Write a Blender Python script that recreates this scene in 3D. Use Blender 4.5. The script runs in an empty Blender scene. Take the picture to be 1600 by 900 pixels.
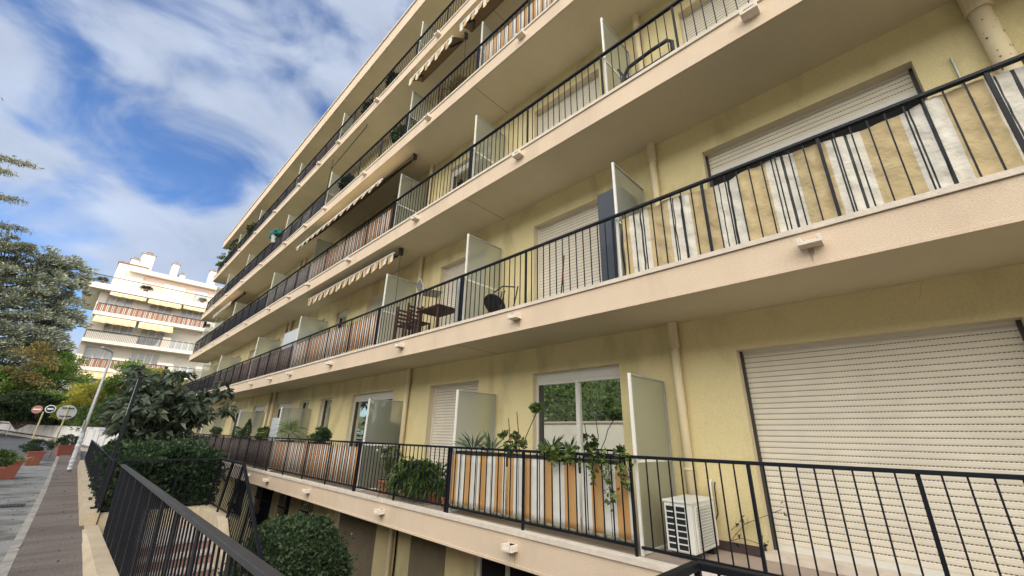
import bpy, math, random
import numpy as np
from mathutils import Vector, Matrix
random.seed(7); RNG=np.random.default_rng(11)
sc=bpy.context.scene; COL=sc.collection
# ------------------------------------------------------------------ materials
def newmat(name):
    m=bpy.data.materials.new(name); m.use_nodes=True
    return m,m.node_tree.nodes,m.node_tree.links
def mat(name,col,rough=.75,var=.0,vs=3.,bump=0.,bs=80.,metal=0.,spec=.4,col2=None,streak=0.,fine=0.,st=None,lo=.32,hi=.68,bd=.01):
    m,N,L=newmat(name); b=N['Principled BSDF']
    b.inputs['Base Color'].default_value=(*col,1); b.inputs['Roughness'].default_value=rough
    b.inputs['Metallic'].default_value=metal; b.inputs['Specular IOR Level'].default_value=spec
    tc=N.new('ShaderNodeTexCoord'); out=None
    if var>0 or col2:
        n=N.new('ShaderNodeTexNoise'); n.inputs['Scale'].default_value=vs; n.inputs['Detail'].default_value=6; n.inputs['Roughness'].default_value=.62
        if st:
            q=N.new('ShaderNodeMapping'); q.inputs['Scale'].default_value=st; L.new(tc.outputs['Object'],q.inputs['Vector']); L.new(q.outputs[0],n.inputs['Vector'])
        else: L.new(tc.outputs['Object'],n.inputs['Vector'])
        r=N.new('ShaderNodeValToRGB'); r.color_ramp.elements[0].position=lo; r.color_ramp.elements[1].position=hi
        c2=col2 or tuple(max(0,c*(1-var)) for c in col)
        r.color_ramp.elements[0].color=(*c2,1); r.color_ramp.elements[1].color=(*col,1)
        L.new(n.outputs['Fac'],r.inputs['Fac']); out=r.outputs['Color']
    if streak>0:
        mp=N.new('ShaderNodeMapping'); mp.inputs['Scale'].default_value=(1.1,1.1,.45); L.new(tc.outputs['Object'],mp.inputs['Vector'])
        n=N.new('ShaderNodeTexNoise'); n.inputs['Scale'].default_value=1.6; n.inputs['Detail'].default_value=9; n.inputs['Distortion'].default_value=.6; L.new(mp.outputs[0],n.inputs['Vector'])
        r=N.new('ShaderNodeValToRGB'); r.color_ramp.elements[0].position=.34; r.color_ramp.elements[1].position=.5
        r.color_ramp.elements[0].color=(1-streak,1-streak,1-streak*1.1,1); r.color_ramp.elements[1].color=(1,1,1,1)
        L.new(n.outputs['Fac'],r.inputs['Fac'])
        mx=N.new('ShaderNodeMix'); mx.data_type='RGBA'; mx.blend_type='MULTIPLY'; mx.inputs['Factor'].default_value=1
        if out: L.new(out,mx.inputs[6])
        else: mx.inputs[6].default_value=(*col,1)
        L.new(r.outputs['Color'],mx.inputs[7]); out=mx.outputs[2]
    if fine>0:
        n=N.new('ShaderNodeTexNoise'); n.inputs['Scale'].default_value=bs*.7; n.inputs['Detail'].default_value=4; L.new(tc.outputs['Object'],n.inputs['Vector'])
        r=N.new('ShaderNodeValToRGB'); r.color_ramp.elements[0].position=.35; r.color_ramp.elements[1].position=.65
        r.color_ramp.elements[0].color=(1-fine,)*3+(1,); r.color_ramp.elements[1].color=(1,1,1,1); L.new(n.outputs['Fac'],r.inputs['Fac'])
        mx=N.new('ShaderNodeMix'); mx.data_type='RGBA'; mx.blend_type='MULTIPLY'; mx.inputs['Factor'].default_value=1
        if out: L.new(out,mx.inputs[6])
        else: mx.inputs[6].default_value=(*col,1)
        L.new(r.outputs['Color'],mx.inputs[7]); out=mx.outputs[2]
    if out: L.new(out,b.inputs['Base Color'])
    if bump>0:
        n=N.new('ShaderNodeTexNoise'); n.inputs['Scale'].default_value=bs; n.inputs['Detail'].default_value=5; L.new(tc.outputs['Object'],n.inputs['Vector'])
        bp=N.new('ShaderNodeBump'); bp.inputs['Strength'].default_value=bump; bp.inputs['Distance'].default_value=bd
        L.new(n.outputs['Fac'],bp.inputs['Height']); L.new(bp.outputs[0],b.inputs['Normal'])
    return m
def leafmat(name,c1,c2,vs=1.5,trans=.35,rough=.5):
    m,N,L=newmat(name); b=N['Principled BSDF']; o=N['Material Output']
    g=N.new('ShaderNodeNewGeometry'); tc=N.new('ShaderNodeTexCoord')
    n=N.new('ShaderNodeTexNoise'); n.inputs['Scale'].default_value=vs; n.inputs['Detail'].default_value=3; L.new(tc.outputs['Object'],n.inputs['Vector'])
    ad=N.new('ShaderNodeMath'); ad.operation='MULTIPLY_ADD'; ad.inputs[1].default_value=.5; L.new(g.outputs['Random Per Island'],ad.inputs[0])
    s=N.new('ShaderNodeMath'); s.operation='SUBTRACT'; s.inputs[1].default_value=.25; L.new(n.outputs['Fac'],s.inputs[0]); L.new(s.outputs[0],ad.inputs[2])
    r=N.new('ShaderNodeValToRGB'); r.color_ramp.elements[0].position=.25; r.color_ramp.elements[1].position=.75
    r.color_ramp.elements[0].color=(*c1,1); r.color_ramp.elements[1].color=(*c2,1); L.new(ad.outputs[0],r.inputs['Fac'])
    L.new(r.outputs['Color'],b.inputs['Base Color']); b.inputs['Roughness'].default_value=rough; b.inputs['Specular IOR Level'].default_value=.3
    t=N.new('ShaderNodeBsdfTranslucent'); L.new(r.outputs['Color'],t.inputs['Color'])
    mx=N.new('ShaderNodeMixShader'); mx.inputs[0].default_value=trans; L.new(b.outputs[0],mx.inputs[1]); L.new(t.outputs[0],mx.inputs[2]); L.new(mx.outputs[0],o.inputs['Surface'])
    return m
M={}
M['wall']=mat('stucco_yellow',(.78,.66,.365),.92,.10,.55,.5,110,fine=.12,streak=.20)
M['soffit']=mat('soffit_paint',(.72,.64,.455),.95,.14,.6,.15,60,fine=.04)
M['fascia']=mat('fascia_peach',(.76,.60,.445),.9,.08,.9,.45,110,fine=.12,streak=.07)
M['coping']=mat('coping_stone',(.72,.63,.53),.85,.16,7,.5,60)
M['spout']=mat('spout_cream',(.80,.71,.60),.8,.12,20,.3,60)
M['tiles']=mat('balcony_tiles',(.44,.35,.29),.7,.15,3)
M['reveal']=mat('reveal_plaster',(.66,.57,.40),.9,.12,2,.25,100)
M['shutter']=mat('shutter_slat',(.76,.69,.57),.5,.12,2.5,0,60)
M['shutterbrown']=mat('shutter_brown',(.25,.20,.14),.7,.2,4)
M['shutterdark']=mat('shutter_guide',(.05,.045,.04),.5)
M['pvc']=mat('frame_pvc',(.72,.70,.64),.4,.05,5)
M['metal']=mat('railing_paint',(.006,.008,.014),.5,.3,25,.15,60,spec=.25)
M['alu']=mat('divider_frame',(.80,.79,.74),.4,.08,10)
M['greyrail']=mat('handrail_grey',(.042,.043,.048),.42,.25,6,.2,40,spec=.55)
M['pipe']=mat('pipe_paint',(.68,.58,.37),.6,.10,3,.1,40,col2=(.60,.50,.33))
M['orange']=mat('vinyl_orange',(.56,.31,.12),.6,.10,7,.35,14)
M['orange2']=mat('vinyl_orange_strong',(.60,.25,.07),.6,.10,7,.3,14)
M['white']=mat('vinyl_white',(.72,.70,.64),.6,.10,9,.35,14)
M['black']=mat('vinyl_black',(.015,.017,.022),.5)
M['beige']=mat('cloth_beige',(.58,.45,.25),.85,.10,6,1.,12,bd=.022)
M['clothwhite']=mat('cloth_white',(.74,.69,.60),.85,.10,8,1.,12,bd=.022)
M['rust']=mat('rust',(.13,.06,.03),.9)
M['dripstain']=mat('drip_stain',(.42,.33,.24),.95,.2,30)
M['grime']=mat('grime_hem',(.27,.25,.17),.9,.4,12)
M['reedbrown']=mat('reed_brown',(.20,.125,.10),.8,.3,9)
M['reedlight']=mat('reed_light',(.52,.44,.38),.8,.2,9)
M['mesh']=mat('mesh_dark',(.06,.055,.06),.7,.3,6)
M['meshred']=mat('mesh_plum',(.085,.055,.055),.7,.3,6)
M['terra']=mat('terracotta',(.27,.088,.06),.75,.2,9,.2,40)
M['pot']=mat('flower_pot',(.40,.14,.09),.7,.15,9)
M['soil']=mat('soil',(.05,.035,.025),.95)
M['acbody']=mat('ac_enamel',(.76,.75,.70),.4,.04,9)
M['acdark']=mat('ac_dark',(.012,.016,.022),.5)
M['cupboard']=mat('cupboard_grey',(.06,.07,.09),.5,.1,3)
M['cabwhite']=mat('cabinet_white',(.55,.58,.60),.5,.08,3)
M['wood']=mat('wood_brown',(.085,.038,.024),.6,.3,14)
M['chairblk']=mat('chair_black',(.012,.014,.02),.45)
M['red']=mat('broom_red',(.30,.02,.02),.5)
M['green_tarp']=mat('sheet_green',(.01,.16,.14),.6,.3,8)
M['asphalt']=mat('asphalt',(.11,.115,.125),.9,.25,1.3,.6,70,fine=.25)
M['concrete']=mat('road_concrete',(.27,.27,.26),.9,.0,1.5,.6,50,col2=(.12,.115,.105),fine=.3,st=(.8,1.2,1),lo=.36,hi=.54)
M['sidewalk']=mat('sidewalk_asphalt',(.205,.168,.148),.92,.0,1.7,.8,60,fine=.4,col2=(.13,.105,.092),st=(.35,1.5,1),lo=.36,hi=.58)
M['kerb']=mat('kerb_stone',(.43,.40,.35),.85,.45,3.5,.5,50,fine=.15)
M['cream']=mat('low_wall_cream',(.60,.50,.36),.9,.0,2.5,.6,55,col2=(.46,.37,.26),fine=.12)
M['greywall']=mat('retaining_wall',(.56,.54,.52),.9,.0,1.6,.5,40,col2=(.33,.31,.29),st=(1.3,1.3,.45),lo=.34,hi=.47,fine=.1)
M['whitewall']=mat('white_wall',(.80,.77,.70),.9,.1,1)
M['court']=mat('court_tiles',(.22,.19,.17),.85,.2,2,.3,30)
M['earth']=mat('earth',(.09,.075,.05),.95,.3,1)
M['grassy']=mat('hill_grass',(.07,.085,.035),.95,.4,.3)
M['step_t']=mat('step_tread',(.50,.44,.40),.8,.25,9,.4,50)
M['step_r']=mat('step_riser',(.33,.20,.17),.8,.25,9,.4,50)
M['bark']=mat('bark',(.13,.095,.07),.95,.4,8,.6,30)
M['farwhite']=mat('far_render',(.69,.63,.54),.9,.05,.6)
M['farpink']=mat('far_pink',(.74,.55,.46),.9,.05,.6)
M['farorange']=mat('far_orange',(.50,.20,.12),.7)
M['faryellow']=mat('far_awning',(.64,.45,.20),.7)
M['farcream']=mat('far_cream',(.66,.54,.34),.8)
M['farglass']=mat('far_glass',(.42,.44,.45),.2,spec=.6)
M['tileroof']=mat('roof_tile',(.30,.13,.08),.8,.3,6)
M['galv']=mat('galvanised',(.42,.43,.43),.45,.15,5,metal=.3)
M['wrap']=mat('plastic_wrap',(.62,.65,.70),.3,.35,14,1.,18,spec=.7)
M['signred']=mat('sign_red',(.38,.16,.13),.5)
M['signdark']=mat('sign_dark',(.015,.02,.035),.5)
M['signwhite']=mat('sign_white',(.70,.70,.68),.5)
M['signback']=mat('sign_back',(.42,.43,.44),.45)
M['yellowpole']=mat('pole_yellowed',(.42,.36,.20),.6,.2,8)
M['bluetext']=mat('plaque_blue',(.10,.20,.45),.5)
M['stainbrown']=mat('brown_panel',(.22,.18,.12),.8,.2,3)
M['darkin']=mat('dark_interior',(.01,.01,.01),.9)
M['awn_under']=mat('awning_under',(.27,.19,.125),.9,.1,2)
M['awn_o']=mat('awning_orange',(.60,.36,.15),.85,.1,8)
M['awn_w']=mat('awning_white',(.72,.64,.51),.85)
M['lf_bush']=leafmat('leaf_bush',(.018,.040,.018),(.085,.125,.055),5,.2)
M['lf_hedge']=leafmat('leaf_hedge',(.02,.045,.022),(.075,.12,.055),2,.2)
M['lf_loquat']=leafmat('leaf_loquat',(.03,.05,.03),(.14,.17,.115),1.5,.2,.4)
M['lf_cedar']=leafmat('leaf_cedar',(.12,.14,.10),(.42,.44,.33),.9,.15,.6)
M['lf_cedar2']=leafmat('leaf_conifer_olive',(.09,.10,.05),(.24,.24,.13),.6,.15,.6)
M['lf_yel']=leafmat('leaf_yellowgreen',(.16,.19,.03),(.42,.38,.07),.8,.45)
M['lf_green']=leafmat('leaf_green',(.05,.11,.02),(.22,.30,.07),.9,.4)
M['lf_green2']=leafmat('leaf_green_deep',(.03,.06,.015),(.13,.19,.05),.9,.3)
M['lf_autumn']=leafmat('leaf_autumn',(.08,.09,.035),(.27,.20,.07),.7,.35)
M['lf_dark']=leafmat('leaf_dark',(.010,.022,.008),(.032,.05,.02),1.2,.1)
M['lf_pot']=leafmat('leaf_pot',(.04,.08,.02),(.14,.21,.06),8,.3)
M['lf_ivy']=leafmat('leaf_ivy',(.05,.09,.02),(.20,.27,.08),8,.35)
M['lf_aloe']=leafmat('leaf_aloe',(.07,.11,.07),(.16,.21,.14),6,.15)
M['lf_pale']=leafmat('leaf_pale',(.15,.20,.08),(.32,.40,.18),5,.3)
def frosted():
    m,N,L=newmat('frosted_glass'); o=N['Material Output']; b=N['Principled BSDF']
    b.inputs['Base Color'].default_value=(.36,.37,.29,1); b.inputs['Roughness'].default_value=.25
    t=N.new('ShaderNodeBsdfTranslucent'); t.inputs['Color'].default_value=(.62,.64,.52,1)
    tr=N.new('ShaderNodeBsdfRefraction') ; tr.inputs['Roughness'].default_value=.32; tr.inputs['IOR'].default_value=1.02; tr.inputs['Color'].default_value=(.78,.8,.74,1)
    m1=N.new('ShaderNodeMixShader'); m1.inputs[0].default_value=.40; L.new(b.outputs[0],m1.inputs[1]); L.new(t.outputs[0],m1.inputs[2])
    m2=N.new('ShaderNodeMixShader'); m2.inputs[0].default_value=.40; L.new(m1.outputs[0],m2.inputs[1]); L.new(tr.outputs[0],m2.inputs[2]); L.new(m2.outputs[0],o.inputs['Surface'])
    return m
M['frost']=frosted()
def glassmat():
    m,N,L=newmat('window_glass'); o=N['Material Output']; b=N['Principled BSDF']
    b.inputs['Base Color'].default_value=(.012,.015,.013,1); b.inputs['Roughness'].default_value=.05
    g=N.new('ShaderNodeBsdfGlossy'); g.inputs['Roughness'].default_value=.012; g.inputs['Color'].default_value=(.88,.92,.86,1)
    x=N.new('ShaderNodeMixShader'); x.inputs[0].default_value=.78; L.new(b.outputs[0],x.inputs[1]); L.new(g.outputs[0],x.inputs[2]); L.new(x.outputs[0],o.inputs['Surface'])
    return m
M['glass']=glassmat()
def dashmat():   # perforated joint between shutter slats: dark slots along Y
    m,N,L=newmat('shutter_slots'); b=N['Principled BSDF']; tc=N.new('ShaderNodeTexCoord'); s=N.new('ShaderNodeSeparateXYZ'); L.new(tc.outputs['Object'],s.inputs[0])
    a=N.new('ShaderNodeMath'); a.operation='MULTIPLY'; a.inputs[1].default_value=38.; L.new(s.outputs['Y'],a.inputs[0])
    f=N.new('ShaderNodeMath'); f.operation='FRACT'; L.new(a.outputs[0],f.inputs[0])
    g=N.new('ShaderNodeMath'); g.operation='GREATER_THAN'; g.inputs[1].default_value=.38; L.new(f.outputs[0],g.inputs[0])
    x=N.new('ShaderNodeMix'); x.data_type='RGBA'; x.inputs[6].default_value=(.55,.51,.42,1); x.inputs[7].default_value=(.02,.018,.015,1); L.new(g.outputs[0],x.inputs['Factor']); L.new(x.outputs[2],b.inputs['Base Color'])
    return m
M['slots']=dashmat()
# ------------------------------------------------------------------ builders
class MB:
    def __init__(s): s.v=[]; s.f=[]; s.m=[]; s.mats=[]
    def mi(s,k):
        if k not in s.mats: s.mats.append(k)
        return s.mats.index(k)
    def quad(s,a,b,c,d,k):
        n=len(s.v); s.v+= [a,b,c,d]; s.f.append((n,n+1,n+2,n+3)); s.m.append(s.mi(k))
    def box(s,x0,x1,y0,y1,z0,z1,k):
        n=len(s.v); s.v+=[(x0,y0,z0),(x1,y0,z0),(x1,y1,z0),(x0,y1,z0),(x0,y0,z1),(x1,y0,z1),(x1,y1,z1),(x0,y1,z1)]
        i=s.mi(k)
        for q in ((0,3,2,1),(4,5,6,7),(0,1,5,4),(1,2,6,5),(2,3,7,6),(3,0,4,7)): s.f.append(tuple(n+t for t in q)); s.m.append(i)
    def bar(s,p,q,w,h,k,up=(0,0,1)):   # rectangular bar p->q, w across, h along up
        p=Vector(p); q=Vector(q); d=(q-p).normalized(); u=Vector(up); a=d.cross(u)
        if a.length<1e-4: a=d.cross(Vector((1,0,0)))
        a.normalize(); b=a.cross(d).normalized(); n=len(s.v); i=s.mi(k)
        for c in (p,q):
            for sx,sy in ((-1,-1),(1,-1),(1,1),(-1,1)): s.v.append(tuple(c+a*(sx*w/2)+b*(sy*h/2)))
        for f in ((0,1,2,3),(7,6,5,4),(0,4,5,1),(1,5,6,2),(2,6,7,3),(3,7,4,0)): s.f.append(tuple(n+t for t in f)); s.m.append(i)
    def tube(s,pts,rad,k,seg=8):
        pts=[Vector(p) for p in pts]; i=s.mi(k); n0=len(s.v)
        if not hasattr(rad,'__len__'): rad=[rad]*len(pts)
        ref=Vector((.31,.17,.93))
        for j,p in enumerate(pts):
            d=(pts[min(j+1,len(pts)-1)]-pts[max(j-1,0)]).normalized(); a=d.cross(ref)
            if a.length<.05: a=d.cross(Vector((1,0,0)))
            a.normalize(); b=d.cross(a)
            for t in range(seg):
                an=2*math.pi*t/seg; s.v.append(tuple(p+(a*math.cos(an)+b*math.sin(an))*rad[j]))
        for j in range(len(pts)-1):
            for t in range(seg):
                u=(t+1)%seg; s.f.append((n0+j*seg+t,n0+j*seg+u,n0+(j+1)*seg+u,n0+(j+1)*seg+t)); s.m.append(i)
        s.f.append(tuple(n0+t for t in reversed(range(seg)))); s.m.append(i)
        e=n0+(len(pts)-1)*seg; s.f.append(tuple(e+t for t in range(seg))); s.m.append(i)
    def lathe(s,c,prof,k,seg=14):
        s.tube([(c[0],c[1],c[2]+z) for r,z in prof],[r for r,z in prof],k,seg)
    def frustum(s,c,wb,wt,h,k,rot=0,t=.03,soil='soil'):
        n=len(s.v); i=s.mi(k)
        def ring(w,z): 
            return [(c[0]+w/2*(math.cos(rot)*a-math.sin(rot)*b),c[1]+w/2*(math.sin(rot)*a+math.cos(rot)*b),c[2]+z) for a,b in ((-1,-1),(1,-1),(1,1),(-1,1))]
        R=[ring(wb,0),ring(wt*.94,h*.86),ring(wt,h*.86),ring(wt,h),ring(wt-2*t,h),ring(wt-2*t,h-.06)]
        for r in R: s.v+=r
        for j in range(len(R)-1):
            for q in range(4): s.f.append((n+j*4+q,n+j*4+(q+1)%4,n+j*4+4+(q+1)%4,n+j*4+4+q)); s.m.append(i)
        s.f.append((n+3,n+2,n+1,n)); s.m.append(i); e=n+20; s.f.append((e,e+1,e+2,e+3)); s.m.append(s.mi(soil))
    def build(s,name,parent=None,smooth=False,bevel=0):
        me=bpy.data.meshes.new(name); me.from_pydata(s.v,[],s.f)
        for k in s.mats: me.materials.append(M[k])
        me.polygons.foreach_set('material_index',s.m)
        if smooth: me.polygons.foreach_set('use_smooth',[True]*len(s.f))
        me.update(); o=bpy.data.objects.new(name,me); COL.objects.link(o); o.parent=parent
        if bevel:
            b=o.modifiers.new('bevel','BEVEL'); b.width=bevel; b.segments=2; b.limit_method='ANGLE'
        return o
def tag(o,label=None,cat=None,group=None,kind=None):
    if label: o['label']=label
    if cat: o['category']=cat
    if group: o['group']=group
    if kind: o['kind']=kind
    return o
def thing(name,label,cat,loc=(0,0,0),group=None):
    o=bpy.data.objects.new(name,None); o.location=loc; o.empty_display_size=.2; COL.objects.link(o); return tag(o,label,cat,group)
def under(parent,o):   # parent keeping world placement
    o.parent=parent; o.matrix_parent_inverse=Matrix.Translation(parent.location).inverted(); return o
def leaves(name,P,D,size,asp,k,parent=None,droop=.0,jit=.35):
    """P centres Nx3, D outward dirs Nx3; each leaf is a folded blade of two quads"""
    N=len(P); D=D+RNG.normal(0,jit,(N,3)); D/=np.linalg.norm(D,axis=1)[:,None]+1e-9
    R=RNG.normal(0,1,(N,3)); A=np.cross(D,R); A/=np.linalg.norm(A,axis=1)[:,None]+1e-9
    B=np.cross(D,A); s=size*RNG.uniform(.6,1.3,N)[:,None]; w=s*asp*.5
    tip=P+D*s-np.array([0,0,1])*(s*droop); mid=P+D*s*.5
    V=np.stack([P,mid+A*w+B*w*.4,tip,mid-A*w+B*w*.4],1).reshape(-1,3)
    me=bpy.data.meshes.new(name); me.vertices.add(4*N); me.vertices.foreach_set('co',V.ravel())
    me.loops.add(4*N); me.loops.foreach_set('vertex_index',np.arange(4*N,dtype=np.int32))
    me.polygons.add(N); me.polygons.foreach_set('loop_start',np.arange(0,4*N,4,dtype=np.int32)); me.polygons.foreach_set('loop_total',np.full(N,4,dtype=np.int32))
    me.materials.append(M[k]); me.update(calc_edges=True)
    o=bpy.data.objects.new(name,me); COL.objects.link(o); o.parent=parent; return o
def blob(c,r,n,shell=.55,low=-1.):
    """points through an ellipsoid, thicker near the skin"""
    d=RNG.normal(0,1,(n,3)); d/=np.linalg.norm(d,axis=1)[:,None]; d[:,2]=np.maximum(d[:,2],low)
    t=1-(1-shell)*RNG.random(n)**1.6
    return np.array(c)+d*np.array(r)*t[:,None], d
def clumps(c,r,nc,nl,cr,shell=.6,low=-.6,flat=.6):
    """crown of many leaf clumps"""
    C,Dd=blob(c,r,nc,shell,low); P=[];D=[]
    for q,dd in zip(C,Dd):
        k=cr*RNG.uniform(.6,1.25); p,d=blob(q,(k,k,k*flat),nl,.3); P.append(p); D.append(d*.8+dd*.6+np.array([0,0,.25]))
    return np.concatenate(P),np.concatenate(D)
# ------------------------------------------------------------------ camera
vx=Vector((0.698522,0.264804,0.66479)).normalized(); vz=Vector((0.02295,-0.936824,0.349047)).normalized()
vy=Vector((-0.71522,0.22856,0.660469)).normalized()
cam=bpy.data.cameras.new('camera'); co=bpy.data.objects.new('camera',cam); COL.objects.link(co)
X_=Vector((vx[0],vy[0],vz[0])); Dn=Vector((vx[1],vy[1],vz[1])); Fw=Vector((vx[2],vy[2],vz[2])).normalized()
X_=(X_-Fw*X_.dot(Fw)).normalized(); Up=X_.cross(Fw).normalized()
co.matrix_world=Matrix((( X_[0],Up[0],-Fw[0],0),(X_[1],Up[1],-Fw[1],0),(X_[2],Up[2],-Fw[2],0),(0,0,0,1)))
cam.sensor_width=36; cam.lens=629.16/1600*36; cam.clip_start=.05; cam.clip_end=3000; sc.camera=co
# ------------------------------------------------------------------ sky and sun
EL=math.radians(41); sd=Vector((.52,-.85,0)).normalized()*math.cos(EL)+Vector((0,0,math.sin(EL)))
w=bpy.data.worlds.new('World'); sc.world=w; w.use_nodes=True; N=w.node_tree.nodes; L=w.node_tree.links
bg=N['Background']; bg.inputs['Strength'].default_value=.10
sky=N.new('ShaderNodeTexSky'); sky.sky_type='NISHITA'; sky.sun_disc=False; sky.sun_elevation=EL; sky.sun_rotation=math.atan2(sd.x,sd.y)
sky.air_density=1.1; sky.dust_density=.6; sky.ozone_density=2.2; sky.altitude=50
tc=N.new('ShaderNodeTexCoord'); sp=N.new('ShaderNodeSeparateXYZ'); L.new(tc.outputs['Generated'],sp.inputs[0])
def math_(op,a,b=None,c=None):
    n=N.new('ShaderNodeMath'); n.operation=op
    for i,q in enumerate((a,b,c)):
        if q is None: continue
        if isinstance(q,(int,float)): n.inputs[i].default_value=q
        else: L.new(q,n.inputs[i])
    return n.outputs[0]
zz=math_('ADD',math_('MAXIMUM',sp.outputs['Z'],0.),.22)
cx=math_('DIVIDE',sp.outputs['X'],zz); cy=math_('DIVIDE',sp.outputs['Y'],zz)
cmb=N.new('ShaderNodeCombineXYZ'); L.new(cx,cmb.inputs[0]); L.new(cy,cmb.inputs[1])
mp=N.new('ShaderNodeMapping'); mp.inputs['Rotation'].default_value=(0,math.radians(-35),0); mp.inputs['Scale'].default_value=(1.35,1.5,2.5); mp.inputs['Location'].default_value=(11,3,4.9)
nrm_=N.new('ShaderNodeVectorMath'); nrm_.operation='ADD'
hm=N.new('ShaderNodeVectorMath'); hm.operation='SCALE'; hm.inputs['Scale'].default_value=.16; L.new(cmb.outputs[0],hm.inputs[0])
L.new(tc.outputs['Generated'],nrm_.inputs[0]); L.new(hm.outputs[0],nrm_.inputs[1]); L.new(nrm_.outputs[0],mp.inputs['Vector'])
n1=N.new('ShaderNodeTexNoise'); n1.inputs['Scale'].default_value=2.8; n1.inputs['Detail'].default_value=9; n1.inputs['Roughness'].default_value=.49; n1.inputs['Distortion'].default_value=.45; L.new(mp.outputs[0],n1.inputs['Vector'])
r1=N.new('ShaderNodeValToRGB'); r1.color_ramp.interpolation='EASE'; r1.color_ramp.elements[0].position=.345; r1.color_ramp.elements[1].position=.58; L.new(n1.outputs['Fac'],r1.inputs['Fac'])
n2=N.new('ShaderNodeTexNoise'); n2.inputs['Scale'].default_value=3.4; n2.inputs['Detail'].default_value=5; L.new(mp.outputs[0],n2.inputs['Vector'])
# added bright warm cloud bank in the unseen sky, there to light the facade
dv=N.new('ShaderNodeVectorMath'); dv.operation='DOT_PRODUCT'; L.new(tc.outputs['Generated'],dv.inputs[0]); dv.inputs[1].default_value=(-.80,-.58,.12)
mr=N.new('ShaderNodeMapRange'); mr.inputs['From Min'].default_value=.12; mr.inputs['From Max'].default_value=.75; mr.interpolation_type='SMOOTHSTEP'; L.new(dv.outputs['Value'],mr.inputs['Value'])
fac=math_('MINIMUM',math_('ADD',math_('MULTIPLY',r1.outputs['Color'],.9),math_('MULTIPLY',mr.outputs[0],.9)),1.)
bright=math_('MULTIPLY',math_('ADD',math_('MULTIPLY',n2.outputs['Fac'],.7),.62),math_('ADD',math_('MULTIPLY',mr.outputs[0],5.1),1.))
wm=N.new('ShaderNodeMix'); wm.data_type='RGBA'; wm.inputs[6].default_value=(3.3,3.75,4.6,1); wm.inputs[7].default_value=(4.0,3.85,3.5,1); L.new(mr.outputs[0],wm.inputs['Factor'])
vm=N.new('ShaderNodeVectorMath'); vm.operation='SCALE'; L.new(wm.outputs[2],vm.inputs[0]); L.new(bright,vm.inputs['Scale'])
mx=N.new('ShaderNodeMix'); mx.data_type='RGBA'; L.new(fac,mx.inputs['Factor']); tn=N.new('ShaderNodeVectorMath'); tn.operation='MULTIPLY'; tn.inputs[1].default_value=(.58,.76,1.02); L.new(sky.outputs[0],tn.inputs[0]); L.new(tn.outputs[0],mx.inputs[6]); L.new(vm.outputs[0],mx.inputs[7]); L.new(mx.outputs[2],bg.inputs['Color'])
sun=bpy.data.lights.new('sun','SUN'); sun.energy=2.5; sun.angle=math.radians(.53); sun.color=(1,.93,.82)
so=bpy.data.objects.new('sun',sun); COL.objects.link(so); so.rotation_euler=sd.to_track_quat('Z','Y').to_euler()
sc.view_settings.view_transform='Standard'; sc.view_settings.look='None'; sc.view_settings.exposure=.84; sc.view_settings.gamma=1
sc.view_settings.use_curve_mapping=False
# ------------------------------------------------------------------ ground
def gz(y): return -1.6+max(0,y-25)*.04
GF=-3.92
def sheet(name,xs,ys,zf,k,kind='structure'):
    b=MB(); 
    for i in range(len(xs)-1):
        for j in range(len(ys)-1):
            b.quad((xs[i],ys[j],zf(xs[i],ys[j])),(xs[i+1],ys[j],zf(xs[i+1],ys[j])),(xs[i+1],ys[j+1],zf(xs[i+1],ys[j+1])),(xs[i],ys[j+1],zf(xs[i],ys[j+1])),k)
    return tag(b.build(name),kind=kind)
def gfun(x,y):
    if x>=.66 and y<60 and x<18:
        if x<2.86 and y>=11.16: return gz(y)-.2
        return GF-.01
    return gz(min(y,60))-.25
sheet('ground',[-900,-60,-20,-9,-4,-1,.64,.66,2.84,2.86,6,17.9,18.1,60,900],[-900,-60,-20,0,5,11.14,11.16,20,25,34,45,59.9,60,80,900],gfun,'earth')
KX=lambda y:-.20-max(0,y-17)*.0065      # kerb line
ys=[-12,-6,0,3,6,9,12,15,18,21,25,27,29.5]
def strip(name,x0f,x1f,ys,zo,k):
    b=MB()
    for a,c in zip(ys[:-1],ys[1:]):
        b.quad((x0f(a),a,gz(a)+zo),(x1f(a),a,gz(a)+zo),(x1f(c),c,gz(c)+zo),(x0f(c),c,gz(c)+zo),k)
    return tag(b.build(name),kind='structure')
strip('road',lambda y:-8,lambda y:KX(y)+.0,[-12,0,10,20,25,27.5,30],-.11,'concrete')
strip('road',lambda y:-40,lambda y:6,[30,34,38,42,48,54,60],-.10,'asphalt')
strip('sidewalk',lambda y:KX(y)+.10,lambda y:.55,ys+[31,33,35],0,'sidewalk')
kb=MB()
yy=-6.
while yy<31.:
    y1=yy+1.0-.008
    a,c=KX(yy),KX(y1); n=len(kb.v); z0,z1=gz(yy),gz(y1)
    kb.v+=[(a,yy,z0-.2),(a+.1,yy,z0-.2),(c+.1,y1,z1-.2),(c,y1,z1-.2),(a,yy,z0+.004),(a+.1,yy,z0+.004),(c+.1,y1,z1+.004),(c,y1,z1+.004)]
    for q in ((4,5,6,7),(0,4,7,3),(1,2,6,5),(0,1,5,4),(2,3,7,6)): kb.f.append(tuple(n+t for t in q)); kb.m.append(kb.mi('kerb'))
    yy+=1.0
tag(kb.build('kerb'),kind='structure')
mh=MB(); mh.box(-.85,-.35,15.1,15.6,-1.72,-1.7,'metal')
for i in range(9): mh.box(-.83+i*.055,-.80+i*.055,15.14,15.56,-1.7,-1.692,'greyrail')
tag(mh.build('drain_cover'),'dark iron drain cover set flush in the pale road near the kerb','drain cover')
b=MB(); b.quad((2.3,-16,GF),(5.3,-16,GF),(5.3,36,GF),(2.3,36,GF),'court'); tag(b.build('courtyard_paving'),kind='structure')
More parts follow.
